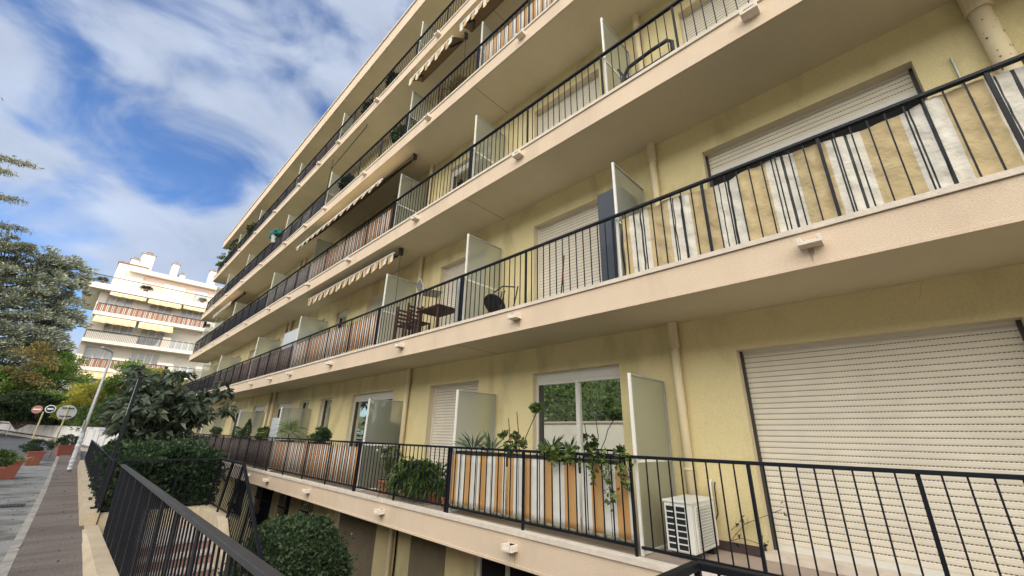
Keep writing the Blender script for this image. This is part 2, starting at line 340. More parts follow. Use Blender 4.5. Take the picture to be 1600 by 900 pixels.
# hillside across the street (behind the camera, mirrored in the panes)
def hz(x,y): return -1.6 if x>-8.3 else min(-1.0+(-8.3-x)*.55,16)
b=MB(); xs_=[-60,-40,-25,-18,-13,-10.3,-8.3]; ys_=[-60,-30,-10,0,10,20,26]
for i in range(6):
    for j in range(6): b.quad((xs_[i],ys_[j],hz(xs_[i],0)),(xs_[i+1],ys_[j],hz(xs_[i+1]-.01,0)),(xs_[i+1],ys_[j+1],hz(xs_[i+1]-.01,0)),(xs_[i],ys_[j+1],hz(xs_[i],0)),'grassy')
tag(b.build('hillside'),kind='structure')
P=[];D=[]
for i in range(150):
    x=RNG.uniform(-30,-9.5); y=RNG.uniform(-18,26); r=RNG.uniform(.7,1.9); p,d=blob((x,y,hz(x,0)+r*.5),(r,r,r*1.1),190,.6); P.append(p); D.append(d)
tag(leaves('hillside_scrub',np.concatenate(P),np.concatenate(D),.28,.6,'lf_green2'),kind='stuff')
b=MB(); b.box(-8.3,-8.0,-30,26,-1.75,.82,'whitewall'); b.box(-8.36,-7.94,-30,26,.82,.90,'coping'); tag(b.build('street_wall'),'long white rendered wall across the street, seen only in the panes','wall')
# ------------------------------------------------------------------ retaining wall at the bend and slope behind
WP=[(-22,70,.9),(-9,60,.35),(-4.6,57,.16),(-2.6,51,.12),(-.6,45.2,.08),(.35,40,.05),(1.1,36.4,.02),(2.6,34.6,0.),(6,34.9,0.),(14,37,0.)]
b=MB()
for (x0,y0,t0),(x1,y1,t1) in zip(WP[:-1],WP[1:]):
    z0=gz(y0)-.5; z1=gz(y1)-.5
    d=Vector((x1-x0,y1-y0,0)).normalized(); nn=Vector((-d.y,d.x,0))*.3
    A=[(x0,y0,z0),(x1,y1,z1),(x1,y1,t1),(x0,y0,t0)]; B=[(p[0]+nn.x,p[1]+nn.y,p[2]) for p in A]
    b.quad(*A,'greywall'); b.quad(A[3],A[2],B[2],B[3],'kerb'); b.quad(B[1],B[0],B[3],B[2],'greywall')
tag(b.build('retaining_wall'),'low grey stained retaining wall curving along the bend of the road','wall')
b=MB(); offs=[(.05,-.08),(6,.5),(14,2.0),(30,3.2),(200,5),(700,6)]
for (x0,y0,t0),(x1,y1,t1) in zip([(-300,75,1.5)]+WP,WP+[(400,60,0)]):
    for (o0,h0),(o1,h1) in zip(offs[:-1],offs[1:]):
        b.quad((x0,y0+o0,t0+h0-.02),(x1,y1+o0,t1+h0-.02),(x1,y1+o1,t1+h1),(x0,y0+o1,t0+h1),'grassy')
tag(b.build('garden_slope'),kind='structure')
# small kerbed pavement under that wall
b=MB()
for (x0,y0,t0),(x1,y1,t1) in zip(WP[1:-3],WP[2:-2]):
    z0,z1=gz(y0)+.03,gz(y1)+.03; ax,ay=-.45,-.8
    b.quad((x0+ax,y0+ay,z0),(x1+ax,y1+ay,z1),(x1-.02,y1-.02,z1),(x0-.02,y0-.02,z0),'sidewalk')
    b.quad((x0+ax-.06,y0+ay-.1,z0+.002),(x1+ax-.06,y1+ay-.1,z1+.002),(x1+ax,y1+ay,z1+.002),(x0+ax,y0+ay,z0+.002),'kerb')
    b.quad((x0+ax-.06,y0+ay-.1,z0-.25),(x1+ax-.06,y1+ay-.1,z1-.25),(x1+ax-.06,y1+ay-.1,z1+.002),(x0+ax-.06,y0+ay-.1,z0+.002),'kerb')
tag(b.build('pavement'),kind='structure')
# ------------------------------------------------------------------ the apartment building
S=[-1.04,1.79,4.59,7.38,10.17]; TOPS=[1.0,3.75,6.5,9.3,12.1]; W=5.03; XF=4.0; YE=32.4; YN=-14
CEIL=[1.43,4.23,7.02,9.81,12.38]
DIV=[-.95,2.25,5.3,8.25,13.7,18.3,24.5,28.9]
OPEN=[('A',-.74,1.37,0),('B',2.87,4.46,0),('C',5.82,7.38,0),('D',8.87,11.01,0),('E',12.29,13.12,.15),('F',14.06,14.9,1.15),('G',15.68,17.32,.95),('H',18.72,20.28,1.1),('I',21.64,23.28,0),('J',25.02,27.1,1.1),('K',29.6,31.2,0),('Z',-4.6,-3.0,0)]
bld=thing('apartment_building','long yellow apartment building with peach balcony bands receding up the street','building',(W,10,GF))
def P_(mb,name,**k): return under(bld,mb.build(name,**k))
wb=MB()
def wallstrip(z0,z1,ops,RD=.2):
    ys=sorted(set([YN,YE]+[o[0] for o in ops]+[o[1] for o in ops])); zs=sorted(set([z0,z1]+[o[2] for o in ops]+[o[3] for o in ops]))
    for i in range(len(ys)-1):
        for j in range(len(zs)-1):
            yc=(ys[i]+ys[i+1])/2; zc=(zs[j]+zs[j+1])/2
            if any(o[0]<yc<o[1] and o[2]<zc<o[3] for o in ops): continue
            wb.quad((W,ys[i+1],zs[j]),(W,ys[i],zs[j]),(W,ys[i],zs[j+1]),(W,ys[i+1],zs[j+1]),'wall')
    for y0,y1,a,c in ops:
        R=W+RD
        wb.quad((W,y0,a),(W,y0,c),(R,y0,c),(R,y0,a),'reveal'); wb.quad((W,y1,c),(W,y1,a),(R,y1,a),(R,y1,c),'reveal')
        wb.quad((W,y0,c),(W,y1,c),(R,y1,c),(R,y0,c),'reveal'); wb.quad((W,y1,a),(W,y0,a),(R,y0,a),(R,y1,a),'coping')
for k in range(5):
    z0=S[k]; ops=[]
    for n,y0,y1,sill in OPEN: ops.append((y0,y1,z0+(.06 if sill==0 else sill),TOPS[k]))
    wallstrip(z0,CEIL[k],ops)
B0=[(2.8,5.7),(8.87,11.01),(12.29,13.12),(14.06,14.9),(15.68,17.32),(18.7,20.28),(21.64,23.28)]
ops=[(2.8,5.7,GF+.05,-1.45),(8.87,11.01,GF+.05,-1.62),(12.29,13.12,GF+1.,-1.62),(14.06,14.9,GF+.9,-1.62),(15.68,17.32,GF+.9,-1.62),(18.7,20.28,GF+.9,-1.62)]
wallstrip(GF-.1,-1.40,ops,.2)
wb.quad((W,YE,GF-.1),(16,YE,GF-.1),(16,YE,12.4),(W,YE,12.4),'wall'); wb.quad((W,YN,GF-.1),(W,YN,12.4),(16,YN,12.4),(16,YN,GF-.1),'wall')
wb.quad((16,YN,GF-.1),(16,YN,12.4),(16,YE,12.4),(16,YE,GF-.1),'wall')
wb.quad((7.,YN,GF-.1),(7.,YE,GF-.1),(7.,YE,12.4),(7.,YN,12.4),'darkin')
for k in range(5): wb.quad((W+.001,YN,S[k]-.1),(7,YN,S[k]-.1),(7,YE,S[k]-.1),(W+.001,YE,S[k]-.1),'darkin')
P_(wb,'wall')
# slabs
ENDY=33.7
spY=[-2.9,.36,3.85,6.93,10.2,13.05,14.85,17.0,20.2,23.4,26.6,29.8]
sp0=None
for k in range(5):
    t=S[k]; b=MB(); lo=t-.36
    b.box(XF,W+.004,YN,ENDY,lo,t-.05,'fascia'); 
    b.quad((XF+.03,YN,lo-.003),(XF+.03,ENDY-.02,lo-.003),(W,ENDY-.02,lo-.003),(W,YN,lo-.003),'soffit')
    b.quad((XF+.02,YN,t+.002),(W,YN,t+.002),(W,ENDY,t+.002),(XF+.02,ENDY,t+.002),'tiles')
    sl=P_(b,'balcony_slab')
    # drip edge and coping
    c=MB(); c.box(XF-.022,XF+.108,YN,ENDY+.02,t-.045,t+.004,'coping'); c.box(XF-.008,XF+.02,YN,ENDY+.008,lo-.012,lo+.018,'fascia'); 
    cp=c.build('coping'); cp.parent=sl
    cp.matrix_parent_inverse=Matrix.Identity(4)
    j=MB()
    for yj in (5.28,13.72,24.5): j.box(XF+.05,W,yj-.006,yj+.006,lo-.006,lo-.0035,'grime')
    jo=j.build('expansion_joint'); jo.parent=sl
    for ys_ in spY:
        if sp0 is None:
            d=MB(); n=0
            # open U-shaped ceramic spout
            d.box(-.12,.0,-.085,.085,-.035,-.005,'spout'); d.box(-.12,0,-.085,-.052,-.005,.035,'spout'); d.box(-.12,0,.052,.085,-.005,.035,'spout'); d.box(-.003,0.004,-.052,.052,-.004,.03,'darkin')
            o=d.build('drain_spout',bevel=.006); sp0=o
        else:
            o=sp0.copy(); COL.objects.link(o)
        o.parent=sl; o.location=(XF-.001,ys_,t-.17)
    if k<2:
        rs=random.Random(k+40)
        for ys_ in spY[1:7]:
            d=MB(); yy=ys_-.05
            for q in range(4):
                w_=rs.uniform(.006,.016); L_=rs.uniform(.05,.16); y_=ys_+rs.uniform(-.05,.05)
                if q==0: y_=ys_
                n=len(d.v); x_=XF-.0015-q*.0004; zt=t-.205; d.v+=[(x_,y_-w_,zt),(x_,y_+w_,zt),(x_,y_+w_*.5,zt-L_*.7),(x_,y_,zt-L_),(x_,y_-w_*.6,zt-L_*.6)]; d.f.append((n+4,n+3,n+2,n+1,n)); d.m.append(d.mi('dripstain'))
            o=d.build('drip_stain'); o.parent=sl
# roof slab
b=MB(); b.box(3.97,16.4,YN,33.6,12.38,12.93,'fascia'); b.box(3.93,16.5,YN,33.65,12.93,13.0,'coping'); b.quad((4.02,YN,12.377),(4.02,33.55,12.377),(W,33.55,12.377),(W,YN,12.377),'soffit'); P_(b,'roof_slab')
# openings: shutters / doors
def shutter(y0,y1,z0,z1,drop=1.,pitch=.056,dark=False,parent=bld,name='roller_shutter',sk='shutter'):
    b=MB(); X=W+.15; zb=z1-(z1-z0)*drop; z=z1-.02; g=.007
    while z-pitch>zb+.0:
        # curved slat with perforated joint above
        b.quad((X,y1,z-g),(X,y0,z-g),(X,y0,z),(X,y1,z),'slots')
        pr=[(0,z-g),(-.004,z-g-.008),(-.0035,z-g-.018),(-.0055,z-g-.022),(-.005,z-pitch+.008),(-.001,z-pitch)]
        for (xa,za),(xb,zb2) in zip(pr[:-1],pr[1:]): b.quad((X+xb,y1,zb2),(X+xb,y0,zb2),(X+xa,y0,za),(X+xa,y1,za),sk)
        z-=pitch
    b.box(X-.012,X+.01,y0,y1,z-.055,z,'pvc')
    if drop<.999:
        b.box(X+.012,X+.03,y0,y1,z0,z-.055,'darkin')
    o=under(parent,b.build(name))
    f=MB(); f.box(X-.03,X+.02,y0,y0+.03,z0,z1,'shutterdark' if dark else 'pvc'); f.box(X-.03,X+.02,y1-.03,y1,z0,z1,'shutterdark' if dark else 'pvc'); f.box(X-.02,X+.02,y0+.03,y1-.03,z1-.03,z1,'pvc')
    fo=f.build('guide_frame'); fo.parent=o; fo.matrix_parent_inverse=Matrix.Identity(4)
    return o
def slider(y0,y1,z0,z1,boxed=True,mull=1,name='sliding_door'):
    b=MB(); X=W+.12; t=z1
    if boxed: b.box(X-.03,X+.06,y0,y1,z1-.13,z1,'pvc'); t=z1-.13
    b.box(X-.03,X+.05,y1-.035,y1,z0,t,'pvc'); b.box(X-.03,X+.05,y0,y0+.035,z0,t,'pvc'); b.box(X-.02,X+.05,y0+.035,y1-.035,t-.05,t,'pvc'); b.box(X-.02,X+.05,y0+.035,y1-.035,z0,z0+.05,'pvc')
    ym=(y0+y1)/2
    for i in range(mull):
        yy=y0+(y1-y0)*(i+1)/(mull+1); b.box(X-.015,X+.04,yy-.03,yy+.03,z0+.05,t-.05,'pvc')
    b.box(X-.01,X+.04,y1-.09,y1-.04,z0+.05,t-.05,'shutterdark')
    o=under(bld,b.build(name))
    p=MB(); p.quad((X+.02,y1-.03,z0+.04),(X+.02,y0+.03,z0+.04),(X+.02,y0+.03,t-.04),(X+.02,y1-.03,t-.04),'glass'); po=p.build('pane'); po.parent=o; po.matrix_parent_inverse=Matrix.Identity(4)
    return o
for k in range(5):
    for n,y0,y1,sill in OPEN:
        z0=S[k]+(.06 if sill==0 else sill); z1=TOPS[k]
        if n=='Z': shutter(y0,y1,z0,z1); continue
        if k==0:
            if n in 'A': tag(shutter(y0,y1,z0,z1,dark=True),'wide closed cream roller shutter with dotted joints')
            elif n=='B': slider(y0,y1,z0,z1)
            elif n=='C': shutter(y0,y1,z0,z1)
            elif n in 'DI': slider(y0,y1,z0,z1)
            else: slider(y0,y1,z0,z1,mull=0 if y1-y0<1 else 1,boxed=n in 'GH',name='window')
        elif k==1:
            if n=='A': tag(shutter(y0,y1,z0,z1,drop=.17,dark=True,pitch=.062),'roller shutter pulled up to leave only its top slats')
            elif n in 'BCDI': shutter(y0,y1,z0,z1)
            else: slider(y0,y1,z0,z1,mull=0,name='window')
        else:
            if n in 'ABEDK': shutter(y0,y1,z0,z1)
            elif n=='C' and k==2: slider(y0,y1,z0,z1)
            else: (shutter if (ord(n)+k)%2 else slider)(y0,y1,z0,z1)
# basement openings
shutter(8.87,11.01,GF+.05,-1.62,sk='shutterbrown')
b=MB(); X=W+.1
for yy in (2.8,3.55,4.3,5.0,5.64): b.box(X-.03,X+.04,yy,yy+.06,GF+.05,-1.45,'pvc')
for a,c in ((2.86,3.55),(3.61,4.3),(4.36,5.0),(5.06,5.64)): b.box(X-.02,X+.03,a,c,GF+.05,GF+.15,'pvc')
o=P_(b,'entrance_door'); p=MB(); p.quad((X+.01,5.7,GF),(X+.01,2.8,GF),(X+.01,2.8,-1.45),(X+.01,5.7,-1.45),'glassdark' if 'glassdark' in M else 'darkin'); po=p.build('pane'); po.parent=o; po.matrix_parent_inverse=Matrix.Identity(4)
for y0,y1,z0 in ((12.29,13.12,GF+1.),(14.06,14.9,GF+.9),(15.68,17.32,GF+.9),(18.7,20.28,GF+.9)):
    b=MB(); b.quad((W+.18,y1,z0),(W+.18,y0,z0),(W+.18,y0,-1.62),(W+.18,y1,-1.62),'glass' if y0<13 else 'darkin'); o=P_(b,'window')
    g=MB(); yy=y0
    while yy<y1+.01: g.tube([(W-.04,yy,z0),(W-.04,yy,z0+.5),(W-.1,yy,z0+.25),(W-.04,yy,z0+.9),(W-.04,yy,-1.62)],.009,'metal',5); yy+=.13
    for zz_ in (z0+.15,z0+.9,z0+1.25): g.bar((W-.05,y0-.02,zz_),(W-.05,y1+.02,zz_),.02,.03,'metal')
    go=g.build('iron_grille'); go.parent=o; go.matrix_parent_inverse=Matrix.Identity(4)
b=MB(); b.box(W-.03,W-.004,6.45,7.5,GF,-1.41,'stainbrown'); b.box(W-.035,W-.031,6.9,7.0,-2.45,-2.32,'black'); P_(b,'brown_wall_panel')
# pipes
for yp,r in ((2.04,.052),(8.16,.05),(17.45,.05),(18.0,.05),(-1.25,.075)):
    for k in range(5):
        z0,z1=S[k]+.0,CEIL[k]; b=MB(); b.tube([(W-.07,yp,z0+.004),(W-.07,yp,z1)],r,'pipe',14); o=P_(b,'drainpipe',smooth=True)
        c=MB(); c.tube([(W-.07,yp,z1-.30),(W-.07,yp,z1-.005)],r*1.17,'pipe',14)
        co_=c.build('pipe_collar'); co_.parent=o; co_.matrix_parent_inverse=Matrix.Identity(4)
        for zq in (z1-.33,z0+.75):
            c=MB(); c.tube([(W-.07,yp,zq),(W-.07,yp,zq+.025)],r*1.25,'pipe',14)
            co_=c.build('pipe_clip'); co_.parent=o; co_.matrix_parent_inverse=Matrix.Identity(4)
b=MB(); b.tube([(W-.07,8.16,GF),(W-.07,8.16,-1.41)],.05,'pipe',14); P_(b,'drainpipe')
b=MB(); b.tube([(W-.03,8.0,GF),(W-.03,8.0,-1.41)],.02,'darkin',8); P_(b,'thin_pipe')
# rust specks on the fat pipe at the right edge, second row
rs=random.Random(9); d=MB()
for i in range(46):
    an=math.radians(rs.uniform(120,290)); z=S[1]+rs.uniform(1.0,2.3); r=.0765; w_=rs.uniform(.003,.009); cxp=W-.07+math.cos(an)*r; cyp=-1.25+math.sin(an)*r; tx,ty=-math.sin(an)*w_,math.cos(an)*w_
    d.quad((cxp-tx,cyp-ty,z-w_*.8),(cxp+tx,cyp+ty,z-w_*1.2),(cxp+tx,cyp+ty,z+w_),(cxp-tx,cyp-ty,z+w_*1.3),'rust')
tag(P_(d,'rust_specks'),kind='stuff')
# hairline cracks and an old repair outline on the wall
for (y0_,z0_,L_,sd_) in ((2.62,.2,1.0,1),(1.75,.95,.38,2),(3.2,3.78,.42,3),(-.2,1.25,.5,4)):
    rs=random.Random(sd_); d=MB(); y_,z_=y0_,z0_; 
    for q in range(14):
        y2,z2=y_+rs.uniform(-.022,.022),z_+L_/14; d.quad((W-.0015,y_+.0012,z_),(W-.0015,y_-.0012,z_),(W-.0015,y2-.0012,z2),(W-.0015,y2+.0012,z2),'dripstain'); y_,z_=y2,z2
    P_(d,'wall_crack')
# dark brackets, hooks
b=MB(); b.bar((W-.02,-.98,3.2),(W-.02,-.98,3.58),.012,.028,'galv'); P_(b,'wall_bracket')
# skirting in front of the wide shutter
b=MB(); b.box(W-.02,W-.003,1.40,2.2,S[0]+.004,S[0]+.09,'meshred'); b.box(W-.09,W+.14,-.8,1.43,S[0]+.004,S[0]+.064,'coping'); P_(b,'door_sill')
# railings
XR=4.085
def railbay(y0,y1,k,endcap=False):
    z=S[k]; b=MB(); top=z+.872
    n=max(1,round((y1-y0)/1.22)); st=(y1-y0)/n
    posts=[y0+.03+i*(y1-y0-.06)/n for i in range(n+1)]
    for p in (posts[:-1] if y1 in (2.25,-.95,13.7,18.3,24.5,28.9) else posts): b.box(XR-.013,XR+.013,p-.013,p+.013,z-.0,top,'metal')
    for a,c in zip(posts[:-1],posts[1:]):
        m=max(1,round((c-a)/.116)); s=(c-a)/m
        for i in range(1,m): yy=a+i*s; b.box(XR-.0055,XR+.0055,yy-.0055,yy+.0055,z+(.10 if k==0 else .0),top,'metal')
    if k==0: b.box(XR-.012,XR+.012,y0+.03,y1-.03,z+.075,z+.10,'metal')
    if endcap:
        for i in range(8): b.box(XR+.02+i*.115,XR+.033+i*.115,y1-.04,y1-.027,z+.1,top,'metal')
        b.box(XR,W,y1-.046,y1-.02,z+.075,z+.1,'metal'); b.box(XR,W,y1-.056,y1-.01,top,top+.022,'metal')
    o=P_(b,'railing'); h=MB(); h.box(XR-.024,XR+.024,y0+.0,y1-.001,top,top+.03,'metal'); ho=h.build('handrail',bevel=.004); ho.parent=o; ho.matrix_parent_inverse=Matrix.Identity(4)
BAY=[(-4.5,-.95),(-.95,2.25),(2.25,5.3),(5.3,8.25),(8.25,13.7),(13.7,18.3),(18.3,24.5),(24.5,28.9),(28.9,33.6)]
for k in range(5):
    for i,(a,c) in enumerate(BAY):
        if k==1 and i in(1,2): pass
        railbay(a,c,k,endcap=(i==8))
# dividers
d0=None
for k in range(5):
    for yd in DIV+[32.2]:
        if yd<0: continue
        if d0 is None:
            b=MB(); b.quad((4.16,0,.03),(4.985,0,.03),(4.985,0,1.73),(4.16,0,1.73),'frost'); d0=under(bld,b.build('divider_panel'))
            f=MB(); f.box(4.135,4.163,-.014,.014,0.004,1.75,'alu'); f.box(4.98,5.0,-.012,.012,0.004,1.75,'galv'); f.box(4.163,4.98,-.012,.012,1.73,1.75,'galv'); f.box(4.163,4.98,-.012,.012,.83,.855,'alu'); f.box(4.163,4.98,-.012,.012,.01,.035,'alu')
            f0=f.build('frame'); f0.parent=d0; base=d0.location.copy()
            o,fr=d0,f0
        else:
            o=d0.copy(); COL.objects.link(o); fr=f0.copy(); COL.objects.link(fr); fr.parent=o
        o.location=(0,yd,S[k])
# ------------------------------------------------------------------ screens on the railings
def screen(y0,y1,k,pat,label,group,X=4.128,h=.80,wav=.008,hem=None,seed=1,sag=0.,name='privacy_screen',cat='privacy screen',zlo=.10,rows=None):
    rr=random.Random(seed); b=MB(); y=y0; i=0; z=S[k]; rows=rows or (7 if (wav>.006) else 2)
    ph=[rr.uniform(0,6) for _ in range(4)]
    def off(y,v): return wav*(.8*math.sin(y*9+ph[0]+v*.5)+.45*math.sin(y*23+ph[1]+v*1.3)+.12*math.sin(y*47+ph[2]+v*5)+(.5*math.sin(y*13+v*9+ph[3])*math.sin(y*4.3+v*3)+.40*math.sin(y*24-v*21+ph[1])*math.sin(y*5+v*4+ph[0])+.28*math.sin(y*37+v*26+ph[2])*math.sin(y*6.7-v*5) if rows>9 else 0))
    def top(y): return h+sag*(math.sin(y*5.1+ph[3])*.5-.5)
    cols=[]
    while y<y1-1e-4:
        wd,kk=pat[i%len(pat)]; wd*=1 if wav<.006 else rr.uniform(.93,1.07); ye=min(y+wd,y1); n=max(1,int(wd/.02)) if wav>.006 else 1
        for j in range(n): cols.append((y+(ye-y)*j/n,kk))
        if hem: b.quad((X-.016,ye,z+zlo-.004),(X-.016,y,z+zlo-.004),(X-.015,y,z+zlo+hem*rr.uniform(.6,1.1)),(X-.015,ye,z+zlo+hem*rr.uniform(.6,1.1)),'grime')
        y=ye; i+=1
    cols.append((y1,None)); n0=len(b.v)
    for yy,kk in cols:
        for q in range(rows+1):
            v=q/rows; b.v.append((X+off(yy,v),yy,z+zlo+(top(yy)-zlo)*v))
    for j,(yy,kk) in enumerate(cols[:-1]):
        for q in range(rows):
            p=n0+j*(rows+1)+q; b.f.append((p+rows+1,p,p+1,p+rows+2)); b.m.append(b.mi(kk))
    o=b.build(name,smooth=True); so_=o.modifiers.new('thick','SOLIDIFY'); so_.thickness=.003
    return tag(o,label,cat,group)
O,Wh,Bk='orange','white','black'
G='fabric and slat screens tied to the balcony railings'
pv=[(.05,Wh),(.15,O),(.07,Wh),(.008,Bk),(.09,Wh),(.15,O),(.05,Wh),(.014,Bk),(.07,Wh)]
for a,c,l in ((2.30,2.93,'short orange and white vinyl screen with ivy hanging over it'),(2.96,4.10,'middle orange and white vinyl screen under the ivy planter'),(4.14,5.28,'orange and white vinyl screen under the aloe planter')):
    screen(a,c,0,pv,l,G,seed=int(a*10),wav=.0065,hem=.03,sag=.012)
bp=[(.25,'beige'),(.085,'clothwhite'),(.022,Bk),(.07,'clothwhite'),(.012,Bk),(.05,'clothwhite')]
screen(-3.4,2.16,1,bp,'creased beige and white striped cloth screen on the second balcony row',G,seed=5,wav=.017,hem=.03,sag=.05,h=.865,zlo=.01,rows=26)
on=[(.085,'orange2'),(.055,Wh),(.02,Bk),(.06,Wh),(.018,Bk)]
reed=[(.028,'reedbrown'),(.014,'reedlight'),(.022,'reedbrown'),(.01,'black')]
gry=[(.08,'mesh'),(.012,'reedlight'),(.07,'meshred')]
FL=['lowest','second','third','fourth','top']
bays={4:(8.45,13.66),5:(13.74,18.26),6:(18.34,24.46),7:(24.54,28.86),8:(28.94,33.5)}
bn={4:'past the third divider',5:'past the fourth divider',6:'past the fifth divider',7:'one bay before the corner',8:'in the far corner bay'}
plan={0:{4:(on,'thin orange, white and black slat screen'),5:(reed,'brown reed screen'),6:(reed,'brown reed screen'),7:(reed,'brown reed screen'),8:(gry,'dark plum mesh screen')},
 1:{4:(on,'thin orange, white and black slat screen'),5:(reed,'brown reed screen'),6:(reed,'brown reed screen'),7:([(.06,'mesh'),(.05,'meshred')],'dark mesh screen'),8:(gry,'dark plum mesh screen')},
 2:{4:(on,'thin orange, white and black slat screen'),5:([(.03,'reedlight'),(.03,'mesh')],'grey slat screen'),6:([(.1,'mesh')],'grey mesh screen'),7:([(.1,'meshred')],'plum mesh screen')},
 3:{5:([(.1,'mesh'),(.02,'reedlight')],'dark mesh screen'),6:([(.1,'meshred')],'dark plum mesh screen'),7:([(.1,'mesh')],'dark mesh screen')},
 4:{5:([(.1,'meshred')],'dark plum mesh screen'),6:([(.1,'mesh')],'dark mesh screen'),7:([(.1,'meshred')],'dark plum mesh screen'),8:([(.1,'mesh')],'dark mesh screen')}}
for k,dct in plan.items():
    for i,(pt,l) in dct.items():
        a,c=bays[i]
        if k==0 and i==4: a=8.4
        screen(a,c,k,pt,'%s on the %s balcony row, %s'%(l,FL[k],bn[i]),G,seed=k*10+i,wav=.003)
screen(2.3,5.15,3,[(.11,'orange'),(.05,Wh),(.012,Bk),(.05,Wh)],'orange and white striped screen on the fourth balcony row by its second divider',G,seed=77,wav=.004)
screen(-.9,2.2,3,[(.11,'orange'),(.05,Wh),(.012,Bk),(.05,Wh)],'orange and white striped screen at the near end of the fourth balcony row',G,seed=78,wav=.004)
def sub(o,parent): o.parent=parent; o.matrix_parent_inverse=Matrix.Identity(4); return o
def part(th,mb,name,**k): return under(th,mb.build(name,**k))
def partL(th,name,P,D,size,asp,k,**kw): return under(th,leaves(name,P,D,size,asp,k,**kw))
# ------------------------------------------------------------------ low wall, steps and railings by the sidewalk
def capz(y): return -1.45-(y-6.5)*.036
b=MB(); ys2=[-3,0,3,5,6.5,8,9.5,10.9]
for a,c in zip(ys2[:-1],ys2[1:]):
    za,zc=capz(a),capz(c)
    b.quad((.50,c,-1.62),(.50,a,-1.62),(.57,a,za),(.57,c,zc),'cream'); b.quad((.57,c,zc),(.57,a,za),(.73,a,za),(.73,c,zc),'cream'); b.quad((.73,c,zc),(.73,a,za),(.73,a,GF),(.73,c,GF),'cream')
tag(b.build('low_wall'),'near cream low wall with sloping cap that carries the close railing','wall')
b=MB(); n=0; ys3=[10.92,14,18,22,26.5]
def wt(y): return -1.40+(y-11)*.005
for a,c in zip(ys3[:-1],ys3[1:]):
    b.quad((.49,c,gz(c)-.03),(.49,a,-1.63),(.50,a,wt(a)),(.50,c,wt(c)),'cream'); b.quad((.50,c,wt(c)),(.50,a,wt(a)),(.70,a,wt(a)),(.70,c,wt(c)),'cream'); b.quad((.70,c,wt(c)),(.70,a,wt(a)),(.70,a,-1.9),(.70,c,-1.9),'cream')
b.quad((.49,10.92,-1.63),(.70,10.92,-1.63),(.70,10.92,wt(11)),(.50,10.92,wt(11)),'cream'); b.quad((.70,26.5,-1.9),(.49,26.5,-1.7),(.50,26.5,wt(26.5)),(.70,26.5,wt(26.5)),'cream')
tag(b.build('low_wall'),'far cream low wall running beside the sidewalk up to the lamp post','wall')
# stair: landing and flight going down towards the camera, cheek walls
st=thing('outdoor_stairs','outdoor stairs with pinkish risers going down behind the close railing','stairs',(1.5,9,-1.8))
LZ=-1.80; b=MB(); b.box(.74,2.2,9.5,10.98,GF,LZ,'step_r'); b.box(.74,2.2,9.5-.03,10.98,LZ,LZ+.04,'step_t'); part(st,b,'landing')
y=9.5; z=LZ; t0=None; i=0
while z>GF+.2:
    z-=.163; b=MB(); b.box(.74,2.2,y-.28,y,GF,z,'step_r'); b.box(.74,2.2,y-.31,y-.001,z,z+.035,'step_t'); part(st,b,'step'); y-=.28; i+=1
YB=y
b=MB()
b.box(.72,2.42,10.98,11.14,GF,-1.45,'cream'); part(st,b,'end_wall')
b=MB(); zb=-1.45-(9.5-YB)*.58
for (a,c,za,zc) in ((9.5,10.98,-1.45,-1.45),(YB,9.5,zb,-1.45)):
    b.quad((2.2,a,GF),(2.2,c,GF),(2.2,c,zc),(2.2,a,za),'cream'); b.quad((2.2,a,za),(2.2,c,zc),(2.38,c,zc),(2.38,a,za),'cream'); b.quad((2.38,c,GF),(2.38,a,GF),(2.38,a,za),(2.38,c,zc),'cream')
b.quad((2.2,YB,GF),(2.2,YB,zb),(2.38,YB,zb),(2.38,YB,GF),'cream'); part(st,b,'cheek_wall')
def rail(pts_top,pts_bot,name,label,mk='metal',hw=.05,hh=.022,sp=.115,post=6,bw=.012,bd=.012,pw=.03,hk=None,pd=None):
    th=thing(name,label,'railing',pts_bot[0]); h=MB(); b=MB(); g=MB()
    for p,q in zip(pts_top[:-1],pts_top[1:]): h.bar(p,q,hw,hh,hk or mk)
    for (p,q,r,s_) in zip(pts_top[:-1],pts_top[1:],pts_bot[:-1],pts_bot[1:]):
        p,q,r,s_=map(Vector,(p,q,r,s_)); L_=(q-p).length; n=max(1,round(L_/sp)); d=(q-p); d.z=0
        g.bar(r+Vector((0,0,.07)),s_+Vector((0,0,.07)),.012,.03,mk)
        for i in range(n+1):
            t=i/n; a=p.lerp(q,t); c=r.lerp(s_,t)
            if i%post==0:
                m=MB(); m.bar(c,a,pw,pd or pw,mk,up=d.normalized()); part(th,m,'post')
            else: g.bar(c+Vector((0,0,.07)),a,bw,bd,mk,up=d.normalized())
    part(th,g,'balusters'); part(th,h,'handrail',bevel=.003)
    return th
rail([(.70,-2,-.53),(.70,9.55,-.56)],[(.745,-2,capz(-2)+.02),(.745,9.55,capz(9.55)-.14)],'railing','close dark grey railing with a broad flat handrail beside the stairs',mk='metal',hk='greyrail',hw=.055,hh=.03,sp=.11,post=7,bw=.011,bd=.011,pw=.012,pd=.07)
rail([(.66,10.75,-.55),(.62,26.2,-.50)],[(.66,10.75,wt(11)+.01),(.62,26.2,wt(26.2)+.01)],'railing','far dark railing on the low wall beside the hedge and sidewalk',sp=.12,post=10,bd=.02)
rail([(.68,10.72,-.55),(2.30,10.72,-.55),(2.30,9.0,-.55),(2.30,6.6,-1.98),(2.30,5.6,-2.56)],[(.68,10.98,-1.45),(2.30,10.98,-1.44),(2.30,9.3,-1.44),(2.30,6.6,-3.05),(2.30,5.6,-3.6)],'railing','thin black railing round the stair head that then slopes down',sp=.11,post=9,hw=.045,hh=.03)
